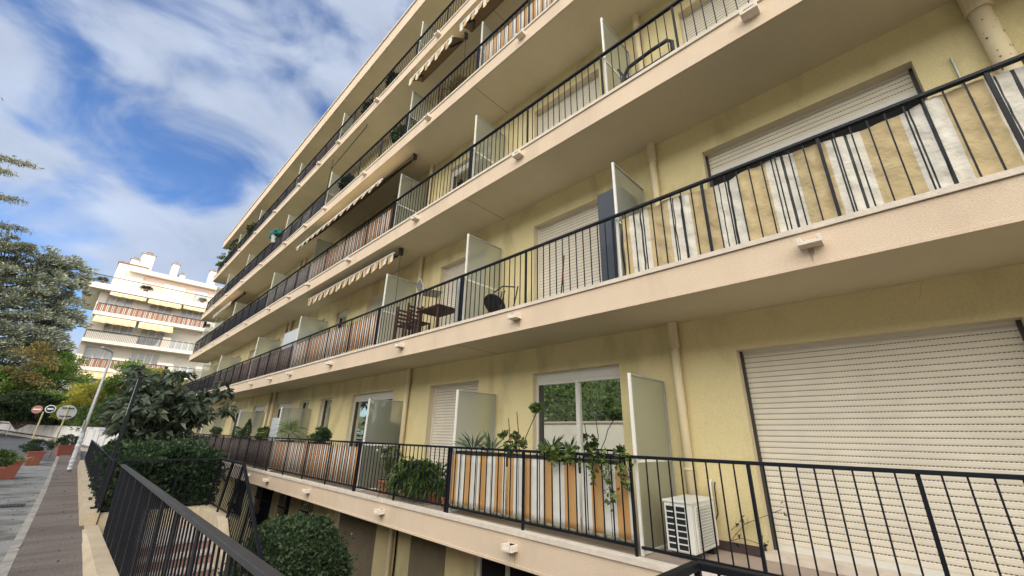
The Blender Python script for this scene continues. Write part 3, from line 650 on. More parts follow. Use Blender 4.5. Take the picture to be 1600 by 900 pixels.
rail([(1.2,1.10,-.62),(2.46,1.03,-.60),(2.50,.2,-.60)],[(1.2,1.10,-1.66),(2.46,1.03,-1.66),(2.50,.2,-1.66)],'railing','corner of a black railing at the very bottom edge below the air conditioner',sp=.11,post=6,hw=.045,hh=.035)
b=MB(); b.box(.75,2.6,-1.5,1.2,GF,-1.67,'court'); tag(b.build('footbridge'),kind='structure')
# gate post
gp=thing('gate_post','tall dark square steel post standing on the low wall end','post',(.66,11.6,-1.45))
b=MB(); b.box(.63,.69,11.4,11.46,wt(11),.98,'metal'); part(gp,b,'mast',bevel=.004)
b=MB(); b.box(.628,.632,11.395,11.465,.25,.97,'galv'); b.box(.62,.70,11.39,11.47,.98,.995,'metal'); part(gp,b,'end_cap')
b=MB(); b.box(.72,.745,11.5,11.525,wt(11)-.05,-.35,'metal'); part(gp,b,'stay_bar'); b=MB(); b.box(.58,.74,11.34,11.54,wt(11)+.002,wt(11)+.014,'metal'); part(gp,b,'base_plate')
# ------------------------------------------------------------------ lamp post, signs, planters
lp=thing('street_lamp','slim grey street lamp with wrapped lower shaft on the sidewalk','street lamp',(.25,23.65,-1.6))
b=MB(); b.tube([(.25,23.65,-1.6),(.25,23.65,.4),(.25,23.65,2.95)],[.062,.055,.035],'galv',12); part(lp,b,'shaft',smooth=True)
b=MB(); z=-1.5; pts=[];rr_=[]
while z<-.1: pts.append((.25+random.uniform(-.008,.008),23.65+random.uniform(-.008,.008),z)); rr_.append(.074+random.uniform(-.009,.012)); z+=.05
b.tube(pts,rr_,'wrap',10); part(lp,b,'plastic_wrap')
b=MB(); b.box(.16,.20,23.55,23.70,-.05,.28,'galv'); part(lp,b,'junction_box',bevel=.01)
b=MB(); b.bar((.25,23.65,2.95),(.05,23.5,3.05),.045,.045,'galv'); b.bar((.22,23.62,3.0),(-.12,23.42,3.1),.16,.06,'galv'); part(lp,b,'lamp_head',bevel=.01)
def disc(x,y,z,r,k,t=.01,seg=28):
    b=MB(); b.tube([(x,y,z),(x,y+t,z)],r,k,seg); return b
zb=gz(34)
sg=thing('road_sign','pair of small round signs, faded red and dark, before the dark bush','road sign',(-1.75,44.6,gz(44.6)))
b=MB(); b.tube([(-1.9,44.62,gz(44.6)),(-1.9,44.62,1.0)],.05,'yellowpole',8); part(sg,b,'pole')
o=part(sg,disc(-2.24,44.53,1.12,.27,'signred'),'round_plate'); m=MB(); m.box(-2.43,-2.05,44.50,44.52,1.07,1.17,'signwhite'); m_=m.build('white_bar'); m_.parent=o
o=part(sg,disc(-1.62,44.53,1.19,.27,'signwhite'),'round_plate'); q=disc(-1.62,44.50,1.19,.215,'signdark').build('dark_disc'); q.parent=o; m=MB(); m.box(-1.77,-1.47,44.47,44.49,1.14,1.24,'signwhite'); m_=m.build('white_bar'); m_.parent=o
sg=thing('road_sign','grey back of a round sign on a yellowed pole beside the planters','road sign',(-.51,30,gz(30)))
b=MB(); b.tube([(-.51,30.05,gz(30)),(-.51,30.05,.95)],.032,'yellowpole',8); part(sg,b,'pole',smooth=True)
part(sg,disc(-.51,30.10,.68,.34,'signback'),'round_plate')
for zq in (.50,.88): b=MB(); b.box(-.72,-.30,30.02,30.06,zq-.02,zq+.02,'metal'); part(sg,b,'bracket')
pq=thing('street_plaque','small pale plaque with blue lettering on legs before the grey wall','plaque',(1.2,34.4,gz(34)))
b=MB(); b.box(.92,1.48,34.38,34.40,-.22,.02,'signwhite'); o=part(pq,b,'plate'); m=MB()
for r_ in range(2):
    x=.99
    while x<1.40: wd=random.uniform(.02,.05); m.box(x,x+wd,34.372,34.378,-.07-r_*.08,-.035-r_*.08,'bluetext'); x+=wd+.015
m.build('lettering').parent=o; 
b=MB(); b.tube([(1.05,34.42,gz(34)),(1.05,34.42,-.02)],.02,'galv',6); part(pq,b,'leg'); b=MB(); b.tube([(1.35,34.42,gz(34)),(1.35,34.42,-.02)],.02,'galv',6); part(pq,b,'leg')
b=MB(); b.tube([(-4.9,52,gz(52)-.1),(-4.9,52,.2),(-4.75,52,.3),(-3.7,50.5,.24),(-3.55,50.4,.12),(-3.55,50.4,gz(50.4)-.1)],.035,'alu',8); tag(b.build('hoop_barrier',smooth=True),'white bent pipe hoop standing on the bend by the wall','barrier')
PL=[(-1.46,19.9,.56,'lf_pot','big red planter with leafy shrub at the left photo edge, nearest'),(-1.26,22.9,.56,'lf_pale','red planter with pale grassy plant, second along the kerb'),(-.93,28.2,.54,'lf_hedge','red planter with dark round shrub beside the yellowed sign pole'),(-.10,31.9,.66,'lf_bush','red planter with bushy shrub behind the street lamp')]
for i,(x,y,wd,lk,lab) in enumerate(PL):
    th=thing('street_planter',lab,'planter',(x,y,gz(y)-.11),'red planters along the kerb'); b=MB(); b.frustum((x,y,gz(y)-.11),wd*.72,wd,.58,'terra',rot=.18); part(th,b,'tub',bevel=.012)
    zt=gz(y)+.45
    if i==1: P=np.array([x,y,zt-.05])+RNG.normal(0,.12,(700,3))*[1,1,.1]; D=np.array([0,0,1.])+RNG.normal(0,.5,(700,3))*[1,1,.2]; partL(th,'shrub',P,D,.34,.07,lk,droop=.35)
    else: P,D=clumps((x,y,zt+.20),(.40,.40,.26),26,110,.13); partL(th,'shrub',P,D,.065,.5,lk)
    b=MB(); 
    for a in range(5): b.tube([(x,y,zt-.08),(x+math.cos(a*1.3)*.12,y+math.sin(a*1.3)*.12,zt+.15)],.012,'bark',5)
    part(th,b,'stem')
P=np.stack([RNG.uniform(-.9,.5,150),RNG.uniform(5.5,24,150),np.zeros(150)],1); P[:,2]=np.where(P[:,0]<-.22,-1.705,-1.595); tag(leaves('fallen_leaves',P,np.tile([1,0,0.05],(150,1)),.035,.6,'lf_autumn',jit=.1),kind='stuff')
b=MB()
for (x,z_,y0_,y1_,z1_) in ((4.3,9.78,13.6,13.6,8.3),): b.tube([(4.15,13.9,9.78),(4.15,13.9,8.4)],.012,'metal',6); b.tube([(4.15,11.2,9.7),(4.15,13.9,9.35)],.012,'metal',6); b.tube([(4.15,11.2,9.7),(4.15,11.2,9.8)],.012,'metal',6)
tag(b.build('laundry_frame'),'thin black laundry line frame hanging under the top balcony row','laundry line')
# ------------------------------------------------------------------ hedge, loquat, bush
hg=thing('hedge','dark ivy hedge behind the black railing, under the broad leaved tree','hedge',(1.8,13,-1.8))
P=[];D=[]
for i in range(330):
    x=RNG.uniform(.95,2.33); y=RNG.uniform(11.4,19); zz1=-.56+.05*math.sin(x*4+y*1.7)+RNG.normal(0,.04); 
    if RNG.random()<.45: z=zz1
    else: 
        z=RNG.uniform(-1.7,zz1)
        if RNG.random()<.7: y=RNG.uniform(11.3,11.9)
        elif RNG.random()<.5: x=2.32
        else: x=.84
    p,d=blob((x,y,z),(.24,.24,.15),130,.2); P.append(p); D.append(d*.6+[0,-.5,.4])
for i in range(260):
    q=np.array([RNG.uniform(.9,2.3),RNG.uniform(11.5,17),-.5]); d=np.array([RNG.normal(0,.3),RNG.normal(-.2,.3),1.]); t=np.linspace(0,RNG.uniform(.1,.3),7)[:,None]; P.append(q+d*t+RNG.normal(0,.012,(7,3))); D.append(np.tile(d,(7,1))+RNG.normal(0,.5,(7,3)))
partL(hg,'foliage',np.concatenate(P),np.concatenate(D),.085,.7,'lf_hedge')
b=MB()
for i in range(60):
    x=random.uniform(.9,2.3); y=random.uniform(11.7,18); b.tube([(x,y,-1.85),(x+random.uniform(-.2,.2),y+random.uniform(-.2,.2),-.5)],[.02,.008],'bark',5)
b.box(1.0,2.2,12.0,18.5,-1.85,-.9,'soil'); part(hg,b,'stems')
lq=thing('broadleaf_tree','dark broad leaved loquat tree with big drooping leaves behind the hedge','tree',(1.55,15,-1.8))
b=MB(); tips=[]
base=Vector((1.55,15.2,-1.8))
b.tube([base,base+Vector((.02,0,.9)),base+Vector((.05,.05,1.35))],[.11,.09,.08],'bark',9)
for a in range(11):
    an=a*2.39; r=.35+.75*random.random(); h=1.0+random.random()*1.25
    p0=base+Vector((.05,.05,1.2)); p1=p0+Vector((math.cos(an)*r*.5,math.sin(an)*r*.8,h*.45)); p2=p0+Vector((math.cos(an)*r*1.05,math.sin(an)*r*1.6,h*.9))
    b.tube([p0,p1,p2],[.05,.035,.018],'bark',7); tips+=[p1.lerp(p2,.5),p2]
    for q in range(3):
        an2=an+random.uniform(-.9,.9); p3=p2+Vector((math.cos(an2)*.45,math.sin(an2)*.55,random.uniform(-.1,.3))); b.tube([p2,p3],[.016,.008],'bark',5); tips.append(p3)
part(lq,b,'trunk',smooth=True)
P=[];D=[]
C,_=blob((1.42,15.1,.50),(1.02,1.3,.78),150,.35,-.85)
allc=[tuple(t) for t in tips]+[tuple(c) for c in C]+[(2.35+random.uniform(-.3,.25),14.6+random.uniform(-.5,.5),random.uniform(-.3,.75)) for _ in range(20)]+[(.72+random.uniform(-.15,.2),14.8+random.uniform(-.5,.5),random.uniform(-.1,.7)) for _ in range(10)]
for c in allc:
    n=18; an=RNG.uniform(0,6.28,n); d=np.stack([np.cos(an),np.sin(an),RNG.uniform(-.6,.7,n)],1); P.append(np.array(c)+d*.03); D.append(d)
partL(lq,'crown',np.concatenate(P),np.concatenate(D),.24,.42,'lf_loquat',droop=.35,jit=.3)
bs=thing('round_bush','clipped round green bush in the courtyard below the lowest balcony','bush',(3.05,7.9,GF))
c=(3.0,7.85,-2.36); P,D=blob(c,(.86,.92,1.02),42000,.84)
nz=np.sin(P[:,0]*5+1)*np.sin(P[:,1]*4.4)*np.sin(P[:,2]*5.3); P=P+(P-np.array(c))*(.10*nz)[:,None]+RNG.normal(0,.03,P.shape)
for i in range(90):
    d=RNG.normal(0,1,3); d[2]=abs(d[2])*.8; d/=np.linalg.norm(d); L_=RNG.uniform(.06,.2); q=np.array(c)+d*np.array([.9,1.02,1.02]); t=np.linspace(0,1,7)[:,None]
    P=np.concatenate([P,q+d*L_*t+RNG.normal(0,.012,(7,3))]); D=np.concatenate([D,np.tile(d,(7,1))])
partL(bs,'foliage',P,D,.055,.6,'lf_bush',jit=1.0)
b=MB(); b.tube([(3,7.85,GF),(3,7.85,-2.8)],[.06,.05],'bark',8)
for a in range(24):
    d=Vector((random.gauss(0,1),random.gauss(0,1),random.gauss(.3,.8))).normalized(); b.tube([(3,7.85,-3.0),Vector(c)+d*.85],[.02,.008],'bark',5)
part(bs,b,'stem')
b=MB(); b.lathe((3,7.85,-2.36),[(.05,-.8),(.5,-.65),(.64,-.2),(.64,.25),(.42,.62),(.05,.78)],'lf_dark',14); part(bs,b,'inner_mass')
# climbing plant by the AC
# ------------------------------------------------------------------ trees beyond the wall
def tree(name,label,base,h,tr,crown,cols,limbs=9,cat='tree',group=None):
    th=thing(name,label,cat,base,group); b=MB(); B=Vector(base); rr2=random.Random(label)
    b.tube([B,B+Vector((.1,0,h*.3)),B+Vector((0,.1,h*.62))],[tr,tr*.75,tr*.4],'bark',9)
    for i in range(limbs):
        an=i*2.4; z=h*(.25+.4*i/limbs); q=B+Vector((0,0,z)); e=q+Vector((math.cos(an)*crown[1][0]*.7,math.sin(an)*crown[1][1]*.7,h*.22)); b.tube([q,q.lerp(e,.5)+Vector((0,0,.15)),e],[tr*.4,tr*.25,tr*.08],'bark',6)
    part(th,b,'trunk',smooth=True)
    c,r,nc,nl,cr,sz,lk=crown; P,D=clumps(c,r,nc,nl,cr); partL(th,'crown',P,D,sz,.55,lk); return th
gb=lambda y:.3+(y-45)*.11
tree('shrub_tree','yellow green small tree glowing in the sun left of the building corner',(3.6,44,0),4,.10,((3.6,44,2.9),(2.0,1.6,1.5),60,170,.6,.17,'lf_yel'),0,group='garden trees beyond the wall')
tree('shrub_tree','green upright tree with orange tips just right of the lamp post',(1.9,43,0),4.5,.10,((1.9,43,2.9),(1.05,1.1,2.1),46,170,.5,.16,'lf_green'),0,group='garden trees beyond the wall')
tree('shrub_tree','light green garden tree directly behind the street lamp',(.3,45,0),3.5,.10,((.2,45,1.7),(1.5,1.4,1.5),50,170,.55,.16,'lf_yel'),0,group='garden trees beyond the wall')
tree('shrub_tree','bright green low tree behind the loquat, right of centre',(4.6,42,0),3,.10,((4.6,42,1.5),(2.1,1.3,1.3),50,170,.55,.16,'lf_green'),0,group='garden trees beyond the wall')
tree('shrub_tree','big olive and yellow bush below the white building corner',(-2.0,52,.6),5,.14,((-2.3,52,3.2),(2.1,1.8,2.6),90,170,.7,.19,'lf_green'),0,group='garden trees beyond the wall')
tree('shrub_tree','orange brown autumn tree growing in front of the big cedar',(-3.9,49,.5),5.5,.12,((-3.5,48.5,4.3),(1.3,1.2,1.9),30,110,.45,.17,'lf_autumn'),0,group='garden trees beyond the wall')
tree('shrub_tree','bright green mass of shrub at the left edge above the dark bush',(-5.6,50,.5),3,.1,((-5.3,50,2.4),(2.4,1.5,1.5),70,170,.6,.18,'lf_green'),0,group='garden trees beyond the wall')
tree('shrub_tree','sunlit hedge like bush behind the pair of round signs',(-1.6,50,.5),3,.1,((-.9,49.5,1.7),(2.2,1.3,1.0),60,160,.5,.16,'lf_green'),0,group='garden trees beyond the wall')
gh=thing('hedge','mixed green hedge growing just behind the grey retaining wall','hedge',(1,44,0))
P=[];D=[]
for i in range(260):
    t=RNG.random(); j=RNG.integers(2,8); (xa,ya,ta),(xb,yb,tb)=WP[j],WP[j+1]; x=xa+(xb-xa)*t; y=ya+(yb-ya)*t+RNG.uniform(.7,3.2); p,d=blob((x,y,.2+RNG.uniform(-.1,1.0)),(.45,.45,.4),110,.3); P.append(p); D.append(d+[0,-.3,.4])
partL(gh,'foliage',np.concatenate(P),np.concatenate(D),.13,.6,'lf_green2')
b=MB()
pp=[(WP[j][0],WP[j][1]+1.6,.25) for j in range(2,9)]
b.tube(pp,.05,'bark',5)
for j in range(6):
    for t in (.2,.5,.8): q=Vector(pp[j]).lerp(Vector(pp[j+1]),t); b.tube([q-Vector((0,0,.5)),q+Vector((0,0,.6))],.03,'bark',5)
part(gh,b,'stems')
db=thing('dome_bush','wide dark dome shaped bush behind the round signs','bush',(-3.0,47.5,.1))
P,D=clumps((-3.0,47.5,.9),(2.35,1.7,1.35),130,260,.42,.75,-.2); partL(db,'foliage',P,D,.13,.6,'lf_dark')
b=MB()
for i in range(9): b.tube([(-3,47.5,-.2),(-3+random.uniform(-1.6,1.6),47.3+random.uniform(-.8,.8),1.1)],[.08,.03],'bark',6)
part(db,b,'stem')
cd=thing('cedar_tree','huge blue grey cedar rising left of the white building','tree',(-8.2,54,.8))
b=MB(); b.tube([(-8.2,54,.5),(-8,54,7),(-7.6,54,15)],[.5,.38,.08],'bark',10); P=[];D=[]
rr4=random.Random(3)
for i in range(760):
    z=2.2+12.2*rr4.random()**.85; rad=(5.4 if z<9 else 5.4-(z-9)*.16)*rr4.uniform(.3,1.0)**.7; an=rr4.uniform(0,6.283)
    if math.sin(an)>.3: an=-an
    e=Vector((-7.5+math.cos(an)*rad,54+math.sin(an)*rad*.85,z+rr4.uniform(-.2,.5)))
    if i%3==0: b.tube([(-8,54,max(1.5,z-1.0)),e],[.08,.02],'bark',5)
    k=rr4.uniform(.35,.8); p,d=blob(e,(k,k,k*.40),150,.15); P.append(p); dd=d*.5+np.array([math.cos(an)*.9,math.sin(an)*.9,.45]); D.append(dd)
part(cd,b,'trunk'); partL(cd,'crown',np.concatenate(P),np.concatenate(D),.27,.34,'lf_cedar')
cf=thing('conifer_tree','tall conifer at the left edge, only its drooping branch tips in view','tree',(-6.9,21,-1.8))
b=MB(); b.tube([(-6.9,21,-1.8),(-6.8,21,5),(-6.7,21,12)],[.28,.2,.04],'bark',9); P=[];D=[]
for i in range(46):
    z=3+i*.19; an=i*2.4; r=3.0-(z-3)*.22
    tipv=Vector((-6.8+math.cos(an)*r,21+math.sin(an)*r,z+.2)); b.tube([(-6.8,21,z),tipv],[.05,.01],'bark',5)
    for t in np.linspace(.3,1,8):
        c=np.array([-6.8+math.cos(an)*r*t,21+math.sin(an)*r*t,z+.2*t]); n=80; p=c+RNG.normal(0,.13,(n,3))*[1.3,1.3,.35]; P.append(p); D.append(np.tile([math.cos(an)*.5,math.sin(an)*.5,-.75],(n,1)))
for (tx,tz,yy) in ((-3.9,7.95,20),(-3.45,7.15,20.2),(-3.05,6.15,20),(-3.6,8.6,20.4),(-3.9,5.2,20)):   # long boughs reaching over the street
    b.tube([(-6.8,21,tz-.3),(tx-1.2,yy+.3,tz+.1),(tx,yy,tz)],[.06,.035,.008],'bark',6)
    for t in np.linspace(.2,1,12):
        c=np.array([-6.8+(tx+6.8)*t,21+(yy-21)*t,tz-.1+.1*t]); n=110; w_=.20*(1.25-t); p=c+RNG.normal(0,1,(n,3))*[.12,w_,.06]; P.append(p); D.append(np.tile([.5,-.1,-.6],(n,1)))
part(cf,b,'trunk'); partL(cf,'crown',np.concatenate(P),np.concatenate(D),.14,.16,'lf_cedar2')
# ------------------------------------------------------------------ white building up the hill
fb=thing('white_apartment_building','sunlit white apartment block with striped balconies behind the trees','building',(4,63.2,2.5))
F=lambda mb,n,**k: under(fb,mb.build(n,**k))
YW=63.2; WX0,WX1=-2.1,24.; wins=[]
for z,xs in ((12.0,[(-1.4,.8),(2.35,4.5),(5.3,7.8),(10,12.4)]),(9.0,[(-.8,1.9),(2.35,4.45),(5.2,7.65),(10,12.4)]),(6.0,[(-1.55,.75),(2.2,4.7),(6.2,8.4),(10,12)]),(3.0,[(-1.1,1.7),(2.6,4.6),(6,8)])):
    for a,c in xs: wins.append((a,c,z,z+2.28))
b=MB(); xs=sorted(set([WX0,WX1]+[q[0] for q in wins]+[q[1] for q in wins])); zs=sorted(set([1.,14.5]+[q[2] for q in wins]+[q[3] for q in wins]))
for i in range(len(xs)-1):
    for j in range(len(zs)-1):
        xc=(xs[i]+xs[i+1])/2; zc=(zs[j]+zs[j+1])/2
        if any(q[0]<xc<q[1] and q[2]<zc<q[3] for q in wins): continue
        b.quad((xs[i],YW,zs[j]),(xs[i+1],YW,zs[j]),(xs[i+1],YW,zs[j+1]),(xs[i],YW,zs[j+1]),'farwhite')
for a,c,z0,z1 in wins:
    b.quad((a,YW,z0),(a,YW,z1),(a,YW+.3,z1),(a,YW+.3,z0),'farwhite'); b.quad((c,YW,z1),(c,YW,z0),(c,YW+.3,z0),(c,YW+.3,z1),'farwhite'); b.quad((a,YW,z1),(c,YW,z1),(c,YW+.3,z1),(a,YW+.3,z1),'farwhite')
b.quad((WX0,YW,1.),(WX0,YW,14.5),(WX0,YW+12,14.5),(WX0,YW+12,1.),'farwhite'); b.quad((WX1,YW+12,1.),(WX1,YW+12,14.5),(WX1,YW,14.5),(WX1,YW,1.),'farwhite'); b.quad((WX1,YW+12,1.),(WX0,YW+12,1.),(WX0,YW+12,14.5),(WX1,YW+12,14.5),'farwhite')
F(b,'wall')
for i,(a,c,z0,z1) in enumerate(wins):
    b=MB(); n=4 if c-a>2.3 else 3; st_=(c-a)/n
    shut=(i in (6,10))
    if shut: b.quad((a,YW+.2,z0+1.2),(c,YW+.2,z0+1.2),(c,YW+.2,z1),(a,YW+.2,z1),'farwhite')
    for j in range(n+1): x=a+j*st_; b.box(x-.07,x+.07,YW+.15,YW+.25,z0,z1,'farwhite')
    b.box(a,c,YW+.16,YW+.24,z0,z0+.12,'farwhite'); b.box(a,c,YW+.16,YW+.24,z1-.1,z1,'farwhite'); o=F(b,'window')
    p=MB(); p.quad((a,YW+.22,z0),(c,YW+.22,z0),(c,YW+.22,z1),(a,YW+.22,z1),'farglass'); q=p.build('pane'); q.parent=o
for z,x0,x1,sc_ in ((15.1,-3.6,24,0),(12.0,-2.0,24,1),(9.0,-2.05,24,0),(6.05,-1.6,24,1)):
    th_=.62 if z>15 else .38; b=MB(); b.box(x0,x1,62-(0 if z<15 else 0),YW+.01 if z<15 else YW+12,z-th_,z,'farwhite'); sl=F(b,'balcony_slab')
    r=MB(); x=x0+.1
    while x<12: r.box(x-.012,x+.012,62.04,62.065,z,z+.88,'metal'); x+=.14
    r.box(x0+.05,12,62.02,62.09,z+.88,z+.94,'metal'); r.box(x0+.05,x0+.09,62.05,YW,z+.88,z+.94,'metal')
    y_=62.1
    while y_<YW: r.box(x0+.06,x0+.085,y_,y_+.025,z,z+.88,'metal'); y_+=.14
    F(r,'railing')
    if sc_:
        s_=MB(); x=x0+.15; end=7.8 if z>10 else 5.4
        i=0
        while x<end:
            for wd,kk in ((.22,'farorange'),(.10,'farwhite'),(.035,'shutterdark'),(.10,'farwhite')): s_.box(x,min(x+wd,end),62.10,62.12,z+.04,z+.86,kk); x+=wd
            if x>end: break
        F(s_,'railing_screen')
    elif z<10:
        s_=MB(); s_.box(x0+.15,2.2,62.10,62.12,z+.04,z+.86,'farwhite'); F(s_,'railing_screen')
def fawn(x0,x1,z0,out,drop,label):
    th=thing('striped_awning',label,'awning',((x0+x1)/2,YW-.1,z0),'awnings on the white building'); b=MB(); n=max(2,int((x1-x0)/.3)); s=(x1-x0)/n
    for i in range(n):
        k='faryellow' if i%2 else 'farcream'; a,c=x0+i*s,x0+(i+1)*s
        b.quad((a,62.2,z0),(c,62.2,z0),(c,62.2-out,z0-drop),(a,62.2-out,z0-drop),k); b.quad((a,62.2-out,z0-drop),(c,62.2-out,z0-drop),(c,62.2-out,z0-drop-.18-.04*(i%3)),(a,62.2-out,z0-drop-.18-.04*(i%2)),k)
    part(th,b,'fabric'); b=MB(); b.box(x0,x1,62.1,62.3,z0,z0+.14,'farwhite'); part(th,b,'cassette'); b=MB(); b.bar((x0+.3,62.25,z0-.02),(x0+.4,62.2-out,z0-drop),.04,.04,'farwhite'); part(th,b,'arm'); b=MB(); b.bar((x1-.3,62.25,z0-.02),(x1-.4,62.2-out,z0-drop),.04,.04,'farwhite'); part(th,b,'arm')
for a in ((-1.8,1.65,11.42,1.0,.55,'open yellow awning, left one under the striped balcony of the white building'),(1.9,5.0,11.42,1.0,.55,'open yellow awning, right one under the striped balcony of the white building'),(-1.3,1.8,14.25,.25,.1,'rolled awning under the white building terrace, left'),(2.0,5.1,14.25,.35,.25,'half rolled yellow awning under the white building terrace, middle'),(5.3,8.6,14.25,.25,.1,'rolled awning under the white building terrace, right'),(-1.4,2.6,5.5,.9,.45,'pale scalloped awning over the dark ground floor of the white building')): fawn(*a)
b=MB(); b.box(.35,24,65,72,15.1,17.75,'farpink'); b.box(-.4,24.6,64.3,73,17.8,18.3,'farwhite'); o=F(b,'penthouse')
b=MB(); b.box(3.0,5.2,64.9,64.98,15.2,17.3,'farwhite'); F(b,'terrace_shutter'); b=MB(); b.box(6.4,7.6,64.9,64.98,15.2,17.3,'farglass'); F(b,'terrace_door')
b=MB(); b.box(-1.6,1.0,64.9,68,15.1,18.7,'farwhite'); o=F(b,'stair_tower'); b=MB(); b.box(-1.7,1.1,64.8,68.1,18.7,18.8,'tileroof'); 
for i in range(3): b.tube([(-1.3+i*.55,65.4,18.8),(-1.3+i*.55,65.4,19.0)],.2,'tileroof',8)
q=b.build('tiled_cap'); q.parent=o
def chim(x0,x1,z0,z1):
    b=MB(); b.box(x0,x1,65.2,66.2,z0,z1,'farwhite'); o=F(b,'chimney'); b=MB(); b.box(x0-.08,x1+.08,65.1,66.3,z1,z1+.1,'kerb'); xm=(x0+x1)/2; b.tube([(xm,65.7,z1+.1),(xm,65.7,z1+.35)],(x1-x0)*.3,'tileroof',8); q=b.build('chimney_pot'); q.parent=o
for c in ((.1,1.35,18.3,20.6),(-.7,.05,18.3,19.6),(3.2,3.9,18.3,20.2),(4.2,4.8,18.3,19.0),(7.2,8.0,18.3,20.5),(9.6,10.3,18.3,19.6)): chim(*c)
acu=thing('air_conditioner','white air conditioner at the right end of the striped far balcony','air conditioner',(8.4,62.1,12.0)); b=MB(); b.box(7.9,8.8,62.1,62.4,12.1,12.75,'farwhite'); part(acu,b,'casing'); b=MB(); b.tube([(8.25,62.06,12.42),(8.25,62.09,12.42)],.24,'acdark',16); part(acu,b,'fan_grille')
for (x,z,r,lab,lk) in ((-2.3,15.1,.5,'potted grasses at the left end of the far roof terrace','lf_pot'),(1.5,15.1,.6,'potted palm by the stair tower on the far roof terrace','lf_bush'),(7.0,15.1,.45,'potted yellow green plant by the far penthouse door','lf_pale'),(8.6,15.1,.35,'small thin potted plant at the right of the far roof terrace','lf_pale')):
    th=thing('potted_plant',lab,'potted plant',(x,62.8,z)); b=MB(); b.lathe((x,62.8,z),[(.15,0),(.22,.4)],'pot'); part(th,b,'pot'); n=260; an=RNG.uniform(0,6.28,n); D=np.stack([np.cos(an),np.sin(an)*.6,RNG.uniform(.3,1.3,n)],1); partL(th,'leaves',np.tile([x,62.8,z+.4],(n,1))+D*.15,D,r,.12,lk,droop=.4)
# ------------------------------------------------------------------ things on the balconies
def pot(c,r,h,k='pot'): b=MB(); b.lathe(c,[(r*.7,0),(r*.95,h*.8),(r*1.08,h*.82),(r*1.08,h),(r*.9,h),(r*.88,h-.03)],k,16); return b
def tuft(th,c,n,ln,asp,k,spread=1.,up=(.4,1.2),droop=.4,base=.05,name='leaves'):
    an=RNG.uniform(0,6.28,n); D=np.stack([np.cos(an)*spread,np.sin(an)*spread,RNG.uniform(*up,n)],1); partL(th,name,np.tile(c,(n,1))+D*base,D,ln,asp,k,droop=droop,jit=.15)
s0=S[0]
# big clump
th=thing('potted_plant','large strappy green plant spilling over its pots on the lowest balcony','potted plant',(4.5,6.6,s0))
part(th,pot((4.5,6.9,s0),.14,.17),'pot'); part(th,pot((4.5,6.2,s0),.14,.17),'pot')
P=[];D=[]
for i in range(120):
    yq=RNG.normal(6.5,.33); c=np.array([4.42+RNG.normal(0,.13),yq,s0+.12+RNG.uniform(0,.46)*math.exp(-((yq-6.5)/.6)**2)]); n=26; an=RNG.uniform(0,6.28,n); P.append(np.tile(c,(n,1))); D.append(np.stack([np.cos(an),np.sin(an),RNG.uniform(.1,1.3,n)],1))
partL(th,'leaves',np.concatenate(P),np.concatenate(D),.27,.10,'lf_pot',droop=.6,jit=.25)
th=thing('potted_plant','thin flowering plant in a terracotta pot left of the strappy clump','potted plant',(4.4,7.6,s0)); part(th,pot((4.4,7.65,s0),.14,.24),'pot')
b=MB(); 
for i in range(9): b.tube([(4.4,7.65,s0+.2),(4.4+random.uniform(-.15,.1),7.65+random.uniform(-.5,.2),s0+random.uniform(.5,.85))],.005,'bark',4)
part(th,b,'stem'); P,D=clumps((4.36,7.55,s0+.62),(.16,.38,.24),12,22,.07); partL(th,'leaves',P,D,.07,.5,'lf_pot'); P,D=blob((4.33,7.75,s0+.72),(.1,.2,.1),9,.3); partL(th,'flowers',P,D,.05,.9,'white')
th=thing('potted_plant','small terracotta pot at the right foot of the strappy clump','potted plant',(4.3,5.6,s0)); part(th,pot((4.33,5.62,s0),.085,.16),'pot'); tuft(th,(4.33,5.62,s0+.15),40,.14,.3,'lf_pot')
# trough plants over the vinyl screens
def trough(y0,y1,lab):
    th=thing('window_box',lab,'window box',(4.24,(y0+y1)/2,s0+.7)); b=MB(); b.box(4.15,4.33,y0,y1,s0+.68,s0+.84,'shutterdark'); part(th,b,'box'); return th
th=trough(4.3,5.25,'window box of spiky aloes on the lowest rail')
for y_,n,l in ((4.95,26,.36),(4.55,22,.30)): tuft(th,(4.24,y_,s0+.84),n,l,.11,'lf_aloe',.75,(.25,1.2),.12,.02,'aloe')
th=trough(3.5,4.25,'window box of leggy geranium between the aloes and the ivy')
b=MB()
for a in ([(4.24,3.95,s0+.84),(4.2,3.85,s0+1.05),(4.22,3.78,s0+1.2),(4.2,3.62,s0+1.42)],[(4.24,4.0,s0+.84),(4.2,3.98,s0+1.1),(4.2,4.02,s0+1.38)],[(4.24,4.15,s0+.84),(4.24,4.22,s0+1.3)],[(4.24,3.7,s0+.84),(4.2,3.6,s0+.93),(4.22,3.5,s0+.9)]): b.tube(a,.007,'bark',5)
part(th,b,'stem')
for c,r in (((4.22,4.18,s0+1.02),.15),((4.22,4.05,s0+.93),.12),((4.2,3.62,s0+1.43),.07),((4.22,3.5,s0+.92),.08)): P,D=clumps(c,(r,r,r*.7),7,26,.05); partL(th,'leaves',P,D,.05,.85,'lf_pot')
th=trough(2.5,3.4,'window box of trailing ivy hanging over the orange screen')
P=[];D=[]; b=MB()
